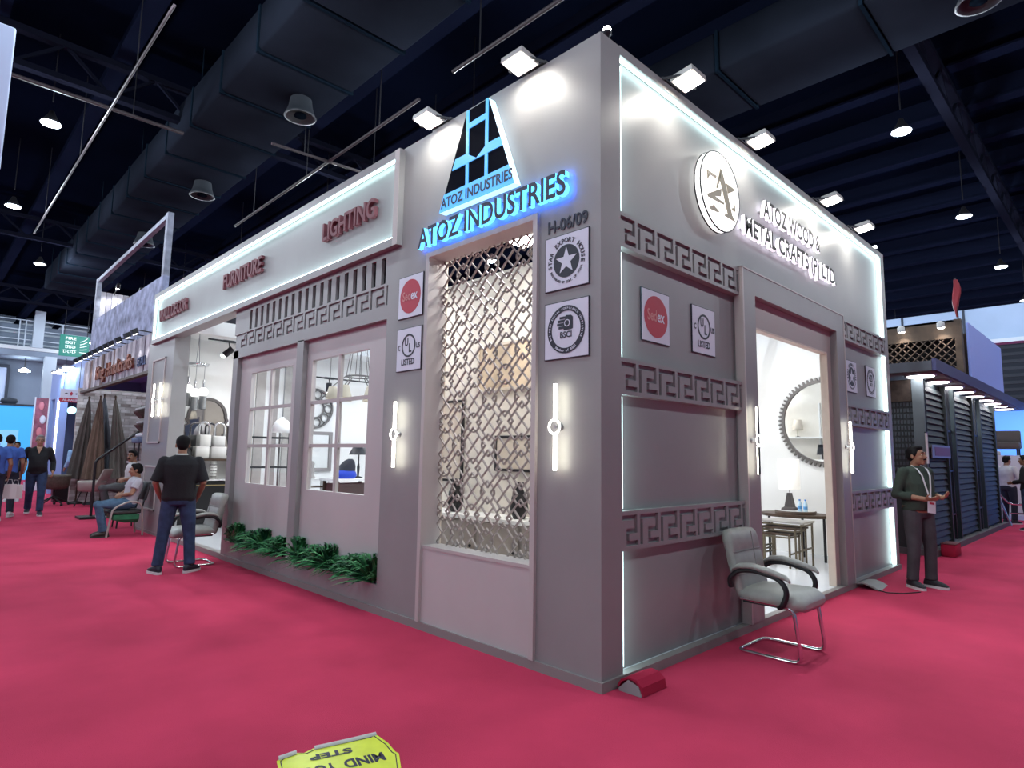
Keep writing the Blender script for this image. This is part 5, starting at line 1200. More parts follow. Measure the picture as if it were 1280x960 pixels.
def visitor_chair(label, x, y):
    t = thing('visitor_chair', label, 'chair', (0, 0, 0), 0, 'tube frame visitor chairs by the pier')
    TB = M('beige_tube', (0.32, 0.29, 0.27), 0.4, 0.3)
    for s in (-1, 1):
        m = MB(); m.tube(round_path([(s*0.32, -0.30, 0.012), (s*0.32, -0.24, 0.50), (s*0.32, 0.02, 0.63), (s*0.29, 0.22, 0.58), (s*0.26, 0.27, 0.012)], 0.1, 5), 0.017, 8); m.build('side_frame', TB, t)
        m = MB(); m.tube([(s*0.2, 0.24, 0.45), (s*0.2, 0.33, 0.93)], 0.014, 8); m.build('back_post', DARKM, t)
    m = MB(); m.tube([(-0.25, 0.24, 0.45), (0.25, 0.24, 0.45)], 0.014, 8); m.build('cross_tube', DARKM, t)
    m = MB(); m.rbox(-0.24, -0.25, 0.40, 0.24, 0.23, 0.455, 0.02, 2); m.build('seat', M('dark_seat', (0.03, 0.03, 0.032), 0.6), t)
    m = MB(); m.X = Matrix.Translation((0, 0.315, 0.78)) @ Matrix.Rotation(math.radians(-10), 4, 'X'); m.rbox(-0.22, -0.02, -0.16, 0.22, 0.02, 0.17, 0.018, 2); m.build('backrest', M('dark_seat', (0.03, 0.03, 0.032), 0.6), t)
    m = MB(); m.loft([[V(xx, yy, z) for xx, yy in ((-0.255, -0.2), (0.255, -0.2), (0.255, 0.2), (-0.255, 0.2))] for z in (0.385, 0.30)]+[[V(xx, yy, 0.24) for xx, yy in ((-0.2, -0.02), (0.2, -0.02), (0.2, 0.19), (-0.2, 0.19))]], smooth=False); m.build('green_cover', M('green_plastic', (0.01, 0.11, 0.05), 0.4, noise=0.3), t)
    return move(t, (x, y, 0))
visitor_chair('beige tube chair with green cover under the man in white T-shirt', -10.4, -0.44)
t = thing('high_stool', 'dark high stool under the second seated man', 'stool', (-11.75, -0.1, 0))
m = MB(); m.lathe([(0.18, 0.585), (0.19, 0.6), (0.19, 0.625), (0.16, 0.635)], (-11.75, -0.1, 0), n=20); m.build('seat', WOODD, t)
for x in (-0.13, 0.13):
    for y in (-0.13, 0.13): m = MB(); m.tube([(-11.75+x, -0.1+y, 0.59), (-11.75+x*1.3, -0.1+y*1.3, 0.0)], 0.016, 8); m.build('leg', DARKM, t)
m = MB(); m.tube([V(-11.75+0.17*math.cos(a), -0.1+0.17*math.sin(a), 0.27) for a in [2*PI*k/20 for k in range(20)]], 0.01, 6, closed=True); m.build('footrest', DARKM, t)
# passers-by in the aisle at the far left
WALK = dict(kn=((0.10, -0.16, 0.50), (0.10, 0.02, 0.49)), an=((0.10, -0.22, 0.085), (0.10, 0.22, 0.12)), toe=((0.1, -1), (0.1, -1)), belly=0.05, el=((0.27, 0.06, 1.13), (0.27, 0.10, 1.14)), wr=((0.27, -0.10, 0.92), (0.28, 0.0, 0.9)), long_sleeve=True)
o = person('grey haired man in glasses and black shirt walking towards the camera', None, 0, tee('black_knit', (0.008, 0.009, 0.012)), JEANS, M('black_sneaker', (0.015, 0.016, 0.03), 0.6), WALK, skin=SKIN2, vox=0.011, scale=1.07, glasses=True, hairmat=M('grey_hair', (0.25, 0.24, 0.24), 0.6))
m = MB(); m.loft([[V(-w, y, z), V(w, y, z), V(w, y+0.02, z), V(-w, y+0.02, z)] for w, y, z in ((0.055, -0.078, 1.475), (0.045, -0.108, 1.43), (0.022, -0.136, 1.37), (0.003, -0.152, 1.32))], smooth=False); m.build('open_neck', SKIN2, o)
move(o, (-15.5, -1.1, 0), math.radians(84))
B = dict(kn=((0.10, -0.10, 0.50), (0.10, 0.02, 0.49)), an=((0.11, -0.12, 0.085), (0.11, 0.14, 0.1)))
BLUE = tee('blue_tee', (0.05, 0.12, 0.42))
o = person('man in blue T-shirt at the left picture edge carrying white paper bags, back turned', None, 0, BLUE, tee('navy_trousers', (0.015, 0.018, 0.035)), M('white_trainer', (0.5, 0.5, 0.52), 0.6), B, vox=0.011, scale=1.06, face=False)
m = MB(); m.rbox(-0.07, 0.155, 1.2, 0.07, 0.165, 1.3, 0.002, 1); m.build('back_print', INK, o); m = MB(); m.ball((0.0, 0.166, 1.25), 0.03, 0.006, 0.018, n=10); m.build('print_mark', M('print_cream', (0.5, 0.45, 0.25), 0.6), o)
move(o, (-14.3, -1.98, 0), math.radians(-92))
o = person('second man in blue T-shirt walking away beside the black shirted man', None, 0, BLUE, tee('navy_trousers', (0.015, 0.018, 0.035)), M('white_trainer', (0.5, 0.5, 0.52), 0.6), B, vox=0.011, scale=1.06, face=False)
move(o, (-15.3, -1.66, 0), math.radians(-98))
for k, (x, y, z, lab) in enumerate(((-14.45, -1.68, 0.62, 'white paper bag held by the man in blue T-shirt, front one'), (-14.62, -1.56, 0.60, 'white paper bag held by the man in blue T-shirt, rear one'))):
    t = thing('paper_bag', lab, 'bag', (x, y, z), 0, 'white paper bags')
    m = MB(); m.X = Matrix.Translation((x, y, z)) @ Matrix.Rotation(0.2*k, 4, 'Z'); m.loft([[V(a, b, q) for a, b in ((-0.05, -0.12), (0.05, -0.12), (0.05, 0.12), (-0.05, 0.12))] for q in (-0.16, 0.14)], smooth=False); m.build('bag_body', M('paper_white', (0.6, 0.58, 0.58), 0.7), t)
    m = MB(); m.X = Matrix.Translation((x, y, z)); m.tube([(0, -0.05, 0.14), (0, -0.03, 0.24), (0, 0.03, 0.24), (0, 0.05, 0.14)], 0.005, 6); m.build('bag_handle', M('paper_white', (0.6, 0.58, 0.58), 0.7), t)
o = person('person with dark hair far down the aisle between the two men', None, 0, tee('grey_tee', (0.12, 0.11, 0.13)), tee('navy_trousers', (0.015, 0.018, 0.035)), M('white_trainer', (0.5, 0.5, 0.52), 0.6), None, vox=0.014)
move(o, (-20.5, -1.0, 0), math.radians(80))
o = person('man in light blue shirt standing at the far stall entrance, back turned', None, 0, tee('light_blue_shirt', (0.30, 0.50, 0.75)), tee('navy_trousers', (0.015, 0.018, 0.035)), M('black_sneaker', (0.015, 0.016, 0.03), 0.6), dict(long_sleeve=True), vox=0.013, scale=1.03, face=False)
move(o, (-21.6, 0.62, 0), math.radians(-60))
# two visitors at the far right
o = person('person in white shirt and dark trousers seen from behind past the dark shutters', None, 0, tee('white_shirt', (0.5, 0.49, 0.5)), tee('navy_trousers', (0.015, 0.018, 0.035)), M('black_sneaker', (0.015, 0.016, 0.03), 0.6), dict(long_sleeve=True, el=((0.27, -0.02, 1.12), (0.27, -0.02, 1.12)), wr=((0.2, -0.22, 1.08), (0.2, -0.22, 1.08))), vox=0.013)
move(o, (0.06, 16.9, 0), math.radians(150))
o = person('person in black shirt at the right picture edge', None, 0, tee('black_shirt', (0.009, 0.009, 0.012)), JEANS, M('black_sneaker', (0.015, 0.016, 0.03), 0.6), dict(long_sleeve=True, el=((0.27, -0.02, 1.12), (0.27, -0.02, 1.12)), wr=((0.2, -0.22, 1.08), (0.2, -0.22, 1.08))), vox=0.013)
move(o, (0.62, 15.2, 0), math.radians(-100))
# ------------------------------------------------------------------ neighbouring stall on the left: umbrellas and outdoor furniture
ST2 = thing('outdoor_furniture_stall', 'neighbouring stall with weathered wood fascia, stone parapet and white brick wall', 'stall', (-15.6, 2, 0))
BRK = [M('brick_white', (0.66, 0.66, 0.67), 0.7, noise=0.15, nscale=6), M('brick_grey', (0.5, 0.49, 0.49), 0.7, noise=0.2, nscale=6), M('brick_worn', (0.3, 0.27, 0.26), 0.75, noise=0.3, nscale=8)]
boxpart('brick_backing', M('mortar', (0.42, 0.41, 0.4), 0.8), (-19.1, 0.12, 0, -19.0, 5, 3.3), parent=ST2)
m = MB(); r = 0; z = 0.0
while z < 3.25:
    y = 0.12-(0.14 if r % 2 else 0)
    while y < 3.4:
        m.cur = random.choice((0, 0, 0, 1, 1, 2)); a, b = max(0.12, y+0.006), y+0.265; d = random.uniform(0.012, 0.03)
        if b > a: m.box(-19.0, a, z+0.005, -19.0+d, b, z+0.083)
        y += 0.27
    z += 0.088; r += 1
tag(m.build('brickwork', BRK, ST2), kind='stuff')
boxpart('stall_back_wall', M('grey_partition', (0.35, 0.34, 0.34), 0.7), (-19.1, 4.9, 0, -11.4, 5.0, 4.0), parent=ST2)
WEATH = [M('weathered_pale', (0.45, 0.44, 0.5), 0.7, noise=0.25, nscale=5), M('weathered_grey', (0.28, 0.27, 0.32), 0.7, noise=0.3, nscale=5), M('weathered_brown', (0.15, 0.10, 0.09), 0.7, noise=0.35, nscale=5)]
k = 0; x = -18.95
while x < -12.0:
    w = 0.22+0.10*random.random(); boxpart('fascia_plank', WEATH[(0, 1, 0, 2, 1)[k % 5]] if k < 14 else WEATH[k % 2], (x, 0.2-0.012*(k % 3), 3.2, min(x+w-0.008, -11.9), 0.26, 4.02), parent=ST2); x += w; k += 1
boxpart('fascia_edge', WOODD, (-18.98, 0.15, 3.14, -11.9, 0.28, 3.2), parent=ST2)
STONE = M('mottled_blue_stone', (0.24, 0.27, 0.40), 0.8, noise=0.6, nscale=3.5, bump=0.5, bscale=14)
boxpart('parapet', STONE, (-18.9, 0.28, 4.0, -11.95, 0.4, 5.28), parent=ST2)
FRM = M('frame_grey_wood', (0.22, 0.24, 0.3), 0.7, noise=0.3, nscale=6)
for b in ((-18.9, 0.28, 5.28, -18.74, 0.4, 6.55), (-12.1, 0.28, 5.28, -11.95, 0.4, 6.7)): boxpart('frame_post', FRM, b, parent=ST2)
m = MB(); m.bar((-18.9, 0.34, 6.5), (-11.95, 0.34, 6.64), 0.1, 0.1); m.build('frame_rail', FRM, ST2)
y = 0.42; k = 0
while y < 3.4:
    boxpart('slat', WEATH[(0, 1, 0, 0, 1, 2)[k % 6]], (-18.9, y, 4.6, -18.86, y+0.13, 6.2), parent=ST2); y += 0.145; k += 1
boxpart('dark_panel', M('dark_upper_panel', (0.02, 0.022, 0.03), 0.8), (-18.9, 3.42, 4.6, -12, 3.5, 6.6), parent=ST2)
for k, yy in enumerate((0.75, 1.35, 1.95)):
    t = thing('upper_spot', ('nearest', 'middle', 'farthest')[k]+' small spotlight above the pale upper planks of the neighbouring stall', 'lamp', (-18.4, yy, 6.35), 0, 'small spots above the upper planks')
    m = MB(); m.bar((-18.85, yy, 6.15), (-18.4, yy, 6.4), 0.02, 0.02); m.build('arm', DARKM, t)
    m = MB(); m.lathe([(0.05, 0.0), (0.06, 0.14)], (-18.38, yy, 6.41), (-0.7, 0, -0.7), 14); m.build('can', DARKM, t)
    m = MB(); m.ball((-18.49, yy, 6.30), 0.045); m.build('lens', FLOODE, t)
    if k < 2: lamp('upper_spot_light', 'SPOT', (-18.3, yy, 6.3), 60, t, 0.05, (0.95, 0.97, 1), (-0.45, 0, -0.9), 95)
SPX = [-18.45, -17.9, -17.3, -16.7, -16.1, -15.5, -14.9, -14.35, -13.65, -12.85, -12.25]
ORD = 'first second third fourth fifth sixth seventh eighth ninth tenth eleventh'.split()
for k, x in enumerate(SPX):
    t = thing('fascia_spot', '%s black fascia spotlight from the far end of the neighbouring stall' % ORD[k], 'lamp', (x, 0.0, 4.0), 0, 'black spotlights along the wood fascia')
    m = MB(); m.bar((x, 0.275, 4.05), (x, -0.06, 4.065), 0.02, 0.022); m.build('arm', BLACK, t)
    m = MB(); m.obox((x, -0.1, 4.02), (0.075, 0, 0), V(0, 0.05, 0.03), V(0, -0.02, 0.05)); m.build('can', BLACK, t)
    m = MB(); m.obox((x, -0.083, 3.965), (0.042, 0, 0), V(0, 0.032, 0.016), V(0, -0.003, 0.008)); m.build('lens', M('small_spot_lens', (1, 1, 1), emit=5, ecol=(1, 0.98, 0.94)), t)
    lamp('fascia_spot_light', 'SPOT', (x, -0.08, 3.92), 9, t, 0.03, (1, 0.97, 0.93), (0, 0.34, -0.9), 75)
COP = M('copper_letters', (0.17, 0.06, 0.04), 0.55)
t = thing('copper_name_sign', 'copper raised letters King Handicrafts on the weathered wood fascia', 'sign', (-15, 0.15, 3.4))
letters(t, 'King Handicrafts', (-17.0, 0.172, 3.38), X_, 3.75, 0.34, 0.05, COP, COP)
t = thing('small_fascia_sign', 'small dark blue letters at the near end of the weathered wood fascia', 'sign', (-12.6, 0.17, 3.4))
letters(t, 'STALL', (-12.95, 0.172, 3.36), X_, 0.7, 0.2, 0.02, M('blue_letters', (0.02, 0.04, 0.15), 0.5), INK)
# folded garden umbrellas
def umbrella(x, yt, yb, col, lab, zt=3.0):
    t = thing('folded_umbrella', lab, 'umbrella', (x, yb, 0), 0, 'folded garden umbrellas')
    R = []
    for k in range(9):
        q = k/8; z = zt-0.05-(zt-0.75)*q; c = V(x, yt+(yb-yt)*q, z); rr = 0.025+0.20*q**0.8
        R.append([c+V(math.cos(a), math.sin(a), 0)*rr*(1+0.28*math.cos(9*a+2*q)) for a in [2*PI*j/54 for j in range(54)]])
    m = MB(); m.loft(R); m.build('canopy', M('canvas_'+lab.split()[0], col, 0.9, noise=0.15, nscale=4), t)
    m = MB(); m.tube([(x, yt, zt+0.04), (x, yb, 0.0)], 0.022, 8); m.build('pole', WOODD, t)
    m = MB(); m.lathe([(0.19, 0), (0.19, 0.05), (0.05, 0.08)], (x, yb, 0), n=18); m.build('foot', DARKM, t)
    m = MB(); m.ball((x, yt, zt+0.05), 0.03); m.build('finial', WOODD, t)
for yt, yb, col, lab, zt in ((0.33, 0.22, (0.075, 0.062, 0.058), 'dark brown folded garden umbrella, farthest left of the four', 2.97), (0.52, 0.50, (0.13, 0.085, 0.065), 'chestnut folded garden umbrella, second from the left', 2.98),
                        (0.70, 0.82, (0.12, 0.135, 0.16), 'blue grey folded garden umbrella, third from the left', 3.06), (0.88, 1.16, (0.17, 0.16, 0.14), 'olive beige folded garden umbrella, nearest to the pier', 3.0)):
    umbrella(-18.62 if lab[0] in 'db' else -18.15, yt, yb, col, lab, zt)
t = thing('cantilever_frame', 'black cantilever umbrella frame with slanting arm in front of the folded umbrellas', 'umbrella frame', (-14, -0.25, 0))
m = MB(); m.tube(round_path([(-14, -0.25, 0.05), (-14, -0.25, 1.27), (-14, 0.72, 2.1)], 0.08), 0.028, 8); m.build('mast', BLACK, t)
m = MB(); m.box(-14.25, -0.5, 0.0, -13.75, 0.0, 0.05); m.build('base', BLACK, t)
# furniture of that stall
def shell_chair(x, y, rz):
    t = thing('shell_armchair', 'beige shell armchair with slanted black legs in the neighbouring stall', 'chair', (0, 0, 0))
    m = MB(); R = []
    for z, w, d, yo in ((0.40, 0.22, 0.2, 0), (0.43, 0.30, 0.27, 0), (0.62, 0.33, 0.30, 0.02), (0.68, 0.33, 0.30, 0.02), (0.68, 0.28, 0.25, 0.0), (0.5, 0.26, 0.24, 0.0)): R.append(ell_ring(V(0, yo, z), X_, Y_, w, d, 24, 0.7))
    m.loft(R); m.build('shell', M('beige_fabric', (0.34, 0.31, 0.29), 0.8), t)
    m = MB(); m.loft([ell_ring(V(0, 0.24+q*0.16, 0.6+q*0.4), X_, Y_, 0.3-0.04*q, 0.035, 24, 0.6) for q in (0, 0.3, 0.6, 1.0)]); m.build('backrest', M('beige_fabric', (0.34, 0.31, 0.29), 0.8), t)
    for sx in (-1, 1):
        for sy in (-1, 1): m = MB(); m.tube([(sx*0.17, sy*0.15, 0.41), (sx*0.27, sy*0.25, 0)], 0.015, 8); m.build('leg', BLACK, t)
    return move(t, (x, y, 0), rz)
shell_chair(-17.5, 0.36, math.radians(-35))
t = thing('swivel_chair', 'low swivel chair with brown shell and five star black base at the aisle', 'chair', (0, 0, 0))
m = MB(); m.loft([ell_ring(V(0, 0, z), X_, Y_, w, d, 24, 0.8) for z, w, d in ((0.45, 0.26, 0.24), (0.5, 0.33, 0.3), (0.78, 0.36, 0.33), (0.82, 0.36, 0.33), (0.8, 0.31, 0.28), (0.55, 0.28, 0.25))]); m.build('shell', M('brown_weave', (0.07, 0.055, 0.045), 0.7, noise=0.3, nscale=25), t)
m = MB(); m.tube([(0, 0, 0.46), (0, 0, 0.16)], 0.03, 10); m.build('column', BLACK, t)
for k in range(5):
    a = 2*PI*k/5; m = MB(); m.tube([(0, 0, 0.26), (0.2*math.cos(a), 0.2*math.sin(a), 0.14), (0.36*math.cos(a), 0.36*math.sin(a), 0.07)], 0.02, 8); lg = m.build('star_leg', BLACK, t)
    m = MB(); m.ball((0.36*math.cos(a), 0.36*math.sin(a), 0.035), 0.035); m.build('castor', BLACK, lg)
move(t, (-18.25, -0.34, 0), 0.4)
t = thing('dining_table', 'long brown slatted outdoor table behind the beige armchair', 'table', (-16.6, 1.25, 0))
for k in range(7): m = MB(); m.box(-17.3, 0.9+0.11*k, 0.72, -15.8, 1.0+0.11*k, 0.75); m.build('slat', M('teak', (0.2, 0.13, 0.08), 0.6, noise=0.2), t)
for x in (-17.2, -15.95):
    for y in (0.95, 1.6): m = MB(); m.box(x, y, 0, x+0.06, y+0.06, 0.72); m.build('leg', BLACK, t)
t = thing('bottle_group_tray', 'dark tray with small pots at the foot of the umbrellas', 'tray', (-16.9, 1.2, 0.75))
m = MB(); m.lathe([(0.2, 0.752), (0.22, 0.775), (0.2, 0.775)], (-16.9, 1.2, 0), n=18); m.build('dish', BLACK, t)
for dx, dy in ((-0.08, 0.02), (0.07, -0.04), (0.02, 0.09)): m = MB(); m.lathe([(0.04, 0.77), (0.05, 0.85), (0.03, 0.93)], (-16.9+dx, 1.2+dy, 0), n=12); m.build('pot', DARKM, t)
t = thing('low_platform', 'low green edged display platform under the outdoor table', 'platform', (-16.5, 1.6, 0))
m = MB(); m.box(-18.95, 0.6, 0, -15.0, 2.6, 0.0) if False else None; m.box(-15.6, 0.55, 0.0, -13.2, 0.62, 0.08); m.build('edge', M('green_edge', (0.01, 0.07, 0.04), 0.7), t)
t = thing('waste_bin', 'black square waste bin beside the walking man', 'bin', (-19.6, 0.0, 0))
m = MB(); m.loft([[V(-19.6+x*s, 0.0+y*s, z) for x, y in ((-1, -1), (1, -1), (1, 1), (-1, 1))] for s, z in ((0.17, 0), (0.21, 0.6), (0.22, 0.6), (0.22, 0.64), (0.18, 0.64), (0.17, 0.5))], smooth=False); m.build('bin_body', BLACK, t)
m = MB(); m.box(-19.75, -0.15, 0.5, -19.45, 0.15, 0.51); m.build('bin_liner', DARKM, t)
for k, (y, z, lab) in enumerate(((0.42, 2.42, 'upper tilted brown wicker seat hung on the wall beside the pier'), (0.46, 2.12, 'lower tilted brown wicker seat hung on the wall beside the pier'))):
    t = thing('wicker_seat', lab, 'seat', (-13, y, z), 0, 'wicker seats on display beside the pier')
    m = MB(); m.X = Matrix.Translation((-13, y, z)) @ Matrix.Rotation(0.35, 4, 'X'); m.loft([[V(a*s, b*s, q) for a, b in ((-1, -1), (1, -1), (1, 1), (-1, 1))] for s, q in ((0.14, -0.16), (0.2, 0.0), (0.2, 0.03), (0.16, 0.03), (0.12, -0.1))], smooth=False); m.build('basket', M('wicker_brown', (0.06, 0.04, 0.035), 0.8, noise=0.3, nscale=30), t)
    m = MB(); m.X = Matrix.Translation((-13, y, z)) @ Matrix.Rotation(0.35, 4, 'X'); m.rbox(-0.17, -0.17, 0.03, 0.17, 0.17, 0.08, 0.02, 1); m.build('cushion', M('grey_cushion', (0.3, 0.3, 0.32), 0.8), t)
    m = MB(); m.tube([(-13, y+0.1, z), (-13.0, 0.73, z-0.05)], 0.015, 6); m.build('hook', DARKM, t)
t = thing('display_rack', 'dark display rack holding the wicker seats and blue stool beside the pier', 'rack', (-13, 0.8, 0))
for x in (-13.3, -12.7): m = MB(); m.box(x, 0.75, 0, x+0.05, 0.8, 2.7); m.build('post', DARKM, t)
for z in (1.2, 2.05, 2.36): m = MB(); m.box(-13.3, 0.75, z, -12.65, 0.8, z+0.04); m.build('beam', DARKM, t)
m = MB(); m.box(-13.3, 0.2, 1.24, -12.65, 0.8, 1.28); m.build('shelf', M('pale_shelf', (0.4, 0.4, 0.42), 0.6), t)
t = thing('blue_stool', 'blue padded stool with black legs on the rack beside the pier', 'stool', (-13, 0.42, 1.285))
m = MB(); m.rbox(-13.25, 0.24, 1.68, -12.75, 0.66, 1.80, 0.03, 2); m.build('seat', M('slate_blue', (0.10, 0.14, 0.24), 0.7), t)
for x in (-13.2, -12.8):
    for y in (0.3, 0.6): m = MB(); m.tube([(x, y, 1.70), (x, y, 1.285)], 0.016, 6); m.build('leg', BLACK, t)
m = MB(); m.rbox(-13.22, 0.3, 1.805, -12.8, 0.64, 1.90, 0.04, 2); tag(m.build('throw_cushion', M('white_cushion', (0.55, 0.56, 0.62), 0.8)), 'white cushion lying on the blue stool beside the pier', 'cushion')
for k, (x, y, s, lab) in enumerate(((-20.1, 0.7, 0.4, 'small leafy bush beside the far stall entrance'), (-19.7, 1.3, 0.4, 'second small leafy bush nearer the brick wall'))):
    t = thing('potted_bush', lab, 'plant', (x, y, 0), 0, 'bushes at the far stall entrance')
    m = MB(); m.lathe([(0.14, 0), (0.18, 0.35), (0.15, 0.35)], (x, y, 0), n=16); m.build('pot', DARKM, t)
    m = MB()
    for q in range(90):
        a = random.uniform(0, 2*PI); e = random.uniform(-0.3, 1.4); r = s*random.uniform(0.4, 0.9)*0.6; p = V(x+r*math.cos(a)*math.cos(e), y+r*math.sin(a)*math.cos(e), 0.62+r*math.sin(e)*1.3); m.cur = random.choice((0, 1)); d = V(random.uniform(-1, 1), random.uniform(-1, 1), random.uniform(-.3, 1)).normalized()*0.09; sd = d.cross(Z_)*0.35
        m.add([p-sd, p+d, p+sd, p-d*0.6], [(0, 1, 2, 3)])
    tag(m.build('foliage', LEAF[:2], t), kind='stuff')
    m = MB(); m.tube([(x, y, 0.3), (x, y, 0.65)], 0.02, 6); m.build('stem', WOODD, t)

# ------------------------------------------------------------------ pale blue stall farther left and the cyan stall
SKY = M('pale_blue_panel', (0.30, 0.42, 0.80), 0.6)
ST3 = thing('pale_blue_stall', 'pale blue stall with lit fascia beyond the umbrella stall', 'stall', (-24, 1.5, 0))
boxpart('fascia_board', SKY, (-27.2, 0.55, 3.4, -20.6, 0.65, 4.42), parent=ST3)
boxpart('corner_post', SKY, (-27.2, 0.55, 0, -26.8, 1.0, 3.4), (-20.75, 0.55, 0, -20.5, 0.75, 3.4), parent=ST3)
boxpart('front_post', SKY, (-24.2, 0.3, 0, -23.8, 0.62, 3.3), parent=ST3)
boxpart('back_wall', M('dull_blue_wall', (0.12, 0.17, 0.3), 0.7), (-27.2, 3.6, 0, -20.5, 3.7, 4.4), (-27.2, 1.0, 0, -27.1, 3.6, 4.4), parent=ST3)
boxpart('post_light', LEDW, (-23.8, 0.33, 0.9, -23.79, 0.38, 3.2), parent=ST3)
for k in range(3):
    x = -24.7+1.05*k; t = thing('stall_flood', ('left', 'middle', 'right')[k]+' flat lamp on the pale blue fascia', 'lamp', (x, 0.4, 4.3), 0, 'flat lamps on the pale blue fascia')
    m = MB(); m.box(x-0.25, 0.2, 4.25, x+0.25, 0.5, 4.31); m.build('housing', STEEL, t); m = MB(); m.box(x-0.22, 0.22, 4.235, x+0.22, 0.48, 4.25); m.build('lens', FLOODE, t); m = MB(); m.box(x-0.03, 0.5, 4.27, x+0.03, 0.547, 4.3); m.build('arm', STEEL, t)
    lamp('stall_flood_light', 'AREA', (x, 0.36, 4.22), 14, t, 0.3, (0.35, 0.7, 1.0), (0, 0.3, -1))
for k, (y, z) in enumerate(((0.82, 3.0), (1.15, 3.12))):
    t = thing('round_ceiling_lamp', ('left', 'right')[k]+' round turquoise lamp inside the pale blue stall', 'lamp', (-24, y+0.3, z), 0, 'round lamps inside the pale blue stall'); m = MB(); m.lathe([(0.0, 0.0), (0.14, 0.0), (0.14, 0.03), (0, 0.04)], (-24, y-0.04, z-0.1), (1, 0, -0.6), 20); m.build('lens', M('turquoise_glow', (0.5, 1, 1), emit=2.0, ecol=(0.45, 0.95, 1.0)), t); m = MB(); m.tube([(-24.02, y-0.04, z-0.06), (-24.02, y-0.04, 4.4)], 0.01, 6); m.build('cord', DARKM, t)
boxpart('stall_ceiling', SKY, (-27.2, 0.65, 4.35, -20.5, 3.6, 4.42), parent=ST3)
t = thing('hanging_name_board', 'white name board with red band hung at the pale blue stall', 'sign', (-21, 0.27, 3.2))
m = MB(); m.box(-21.03, -0.02, 3.12, -21, 0.55, 3.40); m.build('board', SIGNW, t)
m = MB(); m.box(-21.03, -0.04, 2.99, -20.995, 0.55, 3.12); rb = m.build('red_band', RED, t)
m = MB(); fit_text(m, 'AL-KARIM', (-20.993, 0.04, 3.025), Y_, Z_, 0.43, 0.065, 0.003); tag(m.build('lettering', SIGNW, rb), kind='stuff')
m = MB(); m.poly([(0.26, 3.19), (0.31, 3.26), (0.26, 3.33), (0.21, 3.26)], (-20.998, 0, 0), Y_, Z_, 0.002); m.build('diamond', RED, t)
for y in (0.13, 0.39): m = MB(); m.poly([(y-0.05, 3.26), (y, 3.235), (y+0.05, 3.26), (y, 3.285)], (-20.998, 0, 0), Y_, Z_, 0.002); m.build('scroll', M('sign_black', (0.015, 0.015, 0.03), 0.5), t)
for y in (0.05, 0.45): m = MB(); m.tube([(-21.015, y, 3.4), (-21.015, y, 4.36)], 0.008, 5); m.build('hanger', DARKM, t)
PK = M('pink_pattern', (0.30, 0.09, 0.14), 0.6, noise=0.6, nscale=2.5)
t = thing('pink_pillar', 'red and white patterned display pillar with pale frame at the far end of the aisle', 'pillar', (-26, 0.16, 0))
m = MB(); m.box(-26.3, -0.03, 0.3, -26.0, 0.36, 3.4); m.build('core', PK, t)
for y in (-0.06, 0.36): m = MB(); m.box(-26.05, y, 0.3, -25.96, y+0.04, 3.42); m.build('frame_side', M('pale_frame', (0.6, 0.62, 0.7), 0.5), t)
m = MB(); m.box(-26.35, -0.1, 0, -25.9, 0.42, 0.3); m.build('plinth_block', SIGNW, t)
for k, z in enumerate((3.1, 2.6, 2.15)): m = MB(); m.ball((-25.99, 0.16+0.07*(k % 2), z), 0.02, 0.09, 0.16, n=12); m.build('ornament', M('pink_light', (0.6, 0.2, 0.25), 0.5) if k != 1 else SIGNW, t)
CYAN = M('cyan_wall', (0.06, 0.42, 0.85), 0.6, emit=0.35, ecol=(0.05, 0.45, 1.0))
t = thing('cyan_stall', 'bright cyan stall box at the far left end of the aisle', 'stall', (-36, -2, 0))
m = MB(); m.box(-38, -6, 0, -36, 1.15, 3.6); m.build('box_wall', CYAN, t)
m = MB(); m.box(-38, -6, 3.6, -35.9, 1.2, 3.68); m.build('top_edge', HALLD, t)
m = MB(); m.box(-36, -0.5, 1.0, -35.97, 0.6, 2.4); m.build('pale_window', M('pale_cyan', (0.25, 0.6, 0.9), 0.5, emit=0.3, ecol=(0.2, 0.6, 1.0)), t)
for y, lab in ((0.15, 'right dark round object on top of the cyan stall'), (-1.0, 'left dark round object on top of the cyan stall')):
    m = MB(); m.lathe([(0.25, 3.685), (0.35, 3.8), (0.3, 3.95), (0.05, 4.0)], (-36.4, y, 0), n=16); tag(m.build('round_vent', HALLD), lab, 'vent', 'dark round objects on the cyan stall')

# ------------------------------------------------------------------ neighbouring stall on the right: dark shutters
DG = M('dark_green_shutter', (0.011, 0.019, 0.02), 0.6, noise=0.15, nscale=3)
ST4 = thing('shuttered_stall', 'dark green shuttered stall with lit canopy at the far right', 'stall', (-2, 12, 0))
boxpart('base_kerb', M('grey_kerb', (0.09, 0.085, 0.09), 0.6), (-3, 8.72, 0, 0.12, 16.2, 0.1), parent=ST4)
boxpart('inner_wall', M('blue_inner_wall', (0.10, 0.2, 0.5), 0.6), (-3, 16.1, 0.1, -0.2, 16.2, 2.95), (-1.6, 8.9, 0.1, -1.5, 16.1, 2.95), parent=ST4)
for y0, y1 in ((8.78, 10.42), (11.05, 13.0), (13.75, 15.7)):
    p = boxpart('shutter_panel', DG, (-0.06, y0, 0.1, -0.03, y1, 2.93), (-0.06, y0, 0.1, 0.05, y0+0.1, 2.93), (-0.06, y1-0.1, 0.1, 0.05, y1, 2.93), parent=ST4)
    for k in range(25):
        z = 0.14+0.108*k; m = MB(); m.obox((0.0, (y0+y1)/2, z+0.05), V(0.016, 0, -0.046), V(0, (y1-y0)/2-0.1, 0), V(0.006, 0, 0.003)); m.build('slat', DG, p)
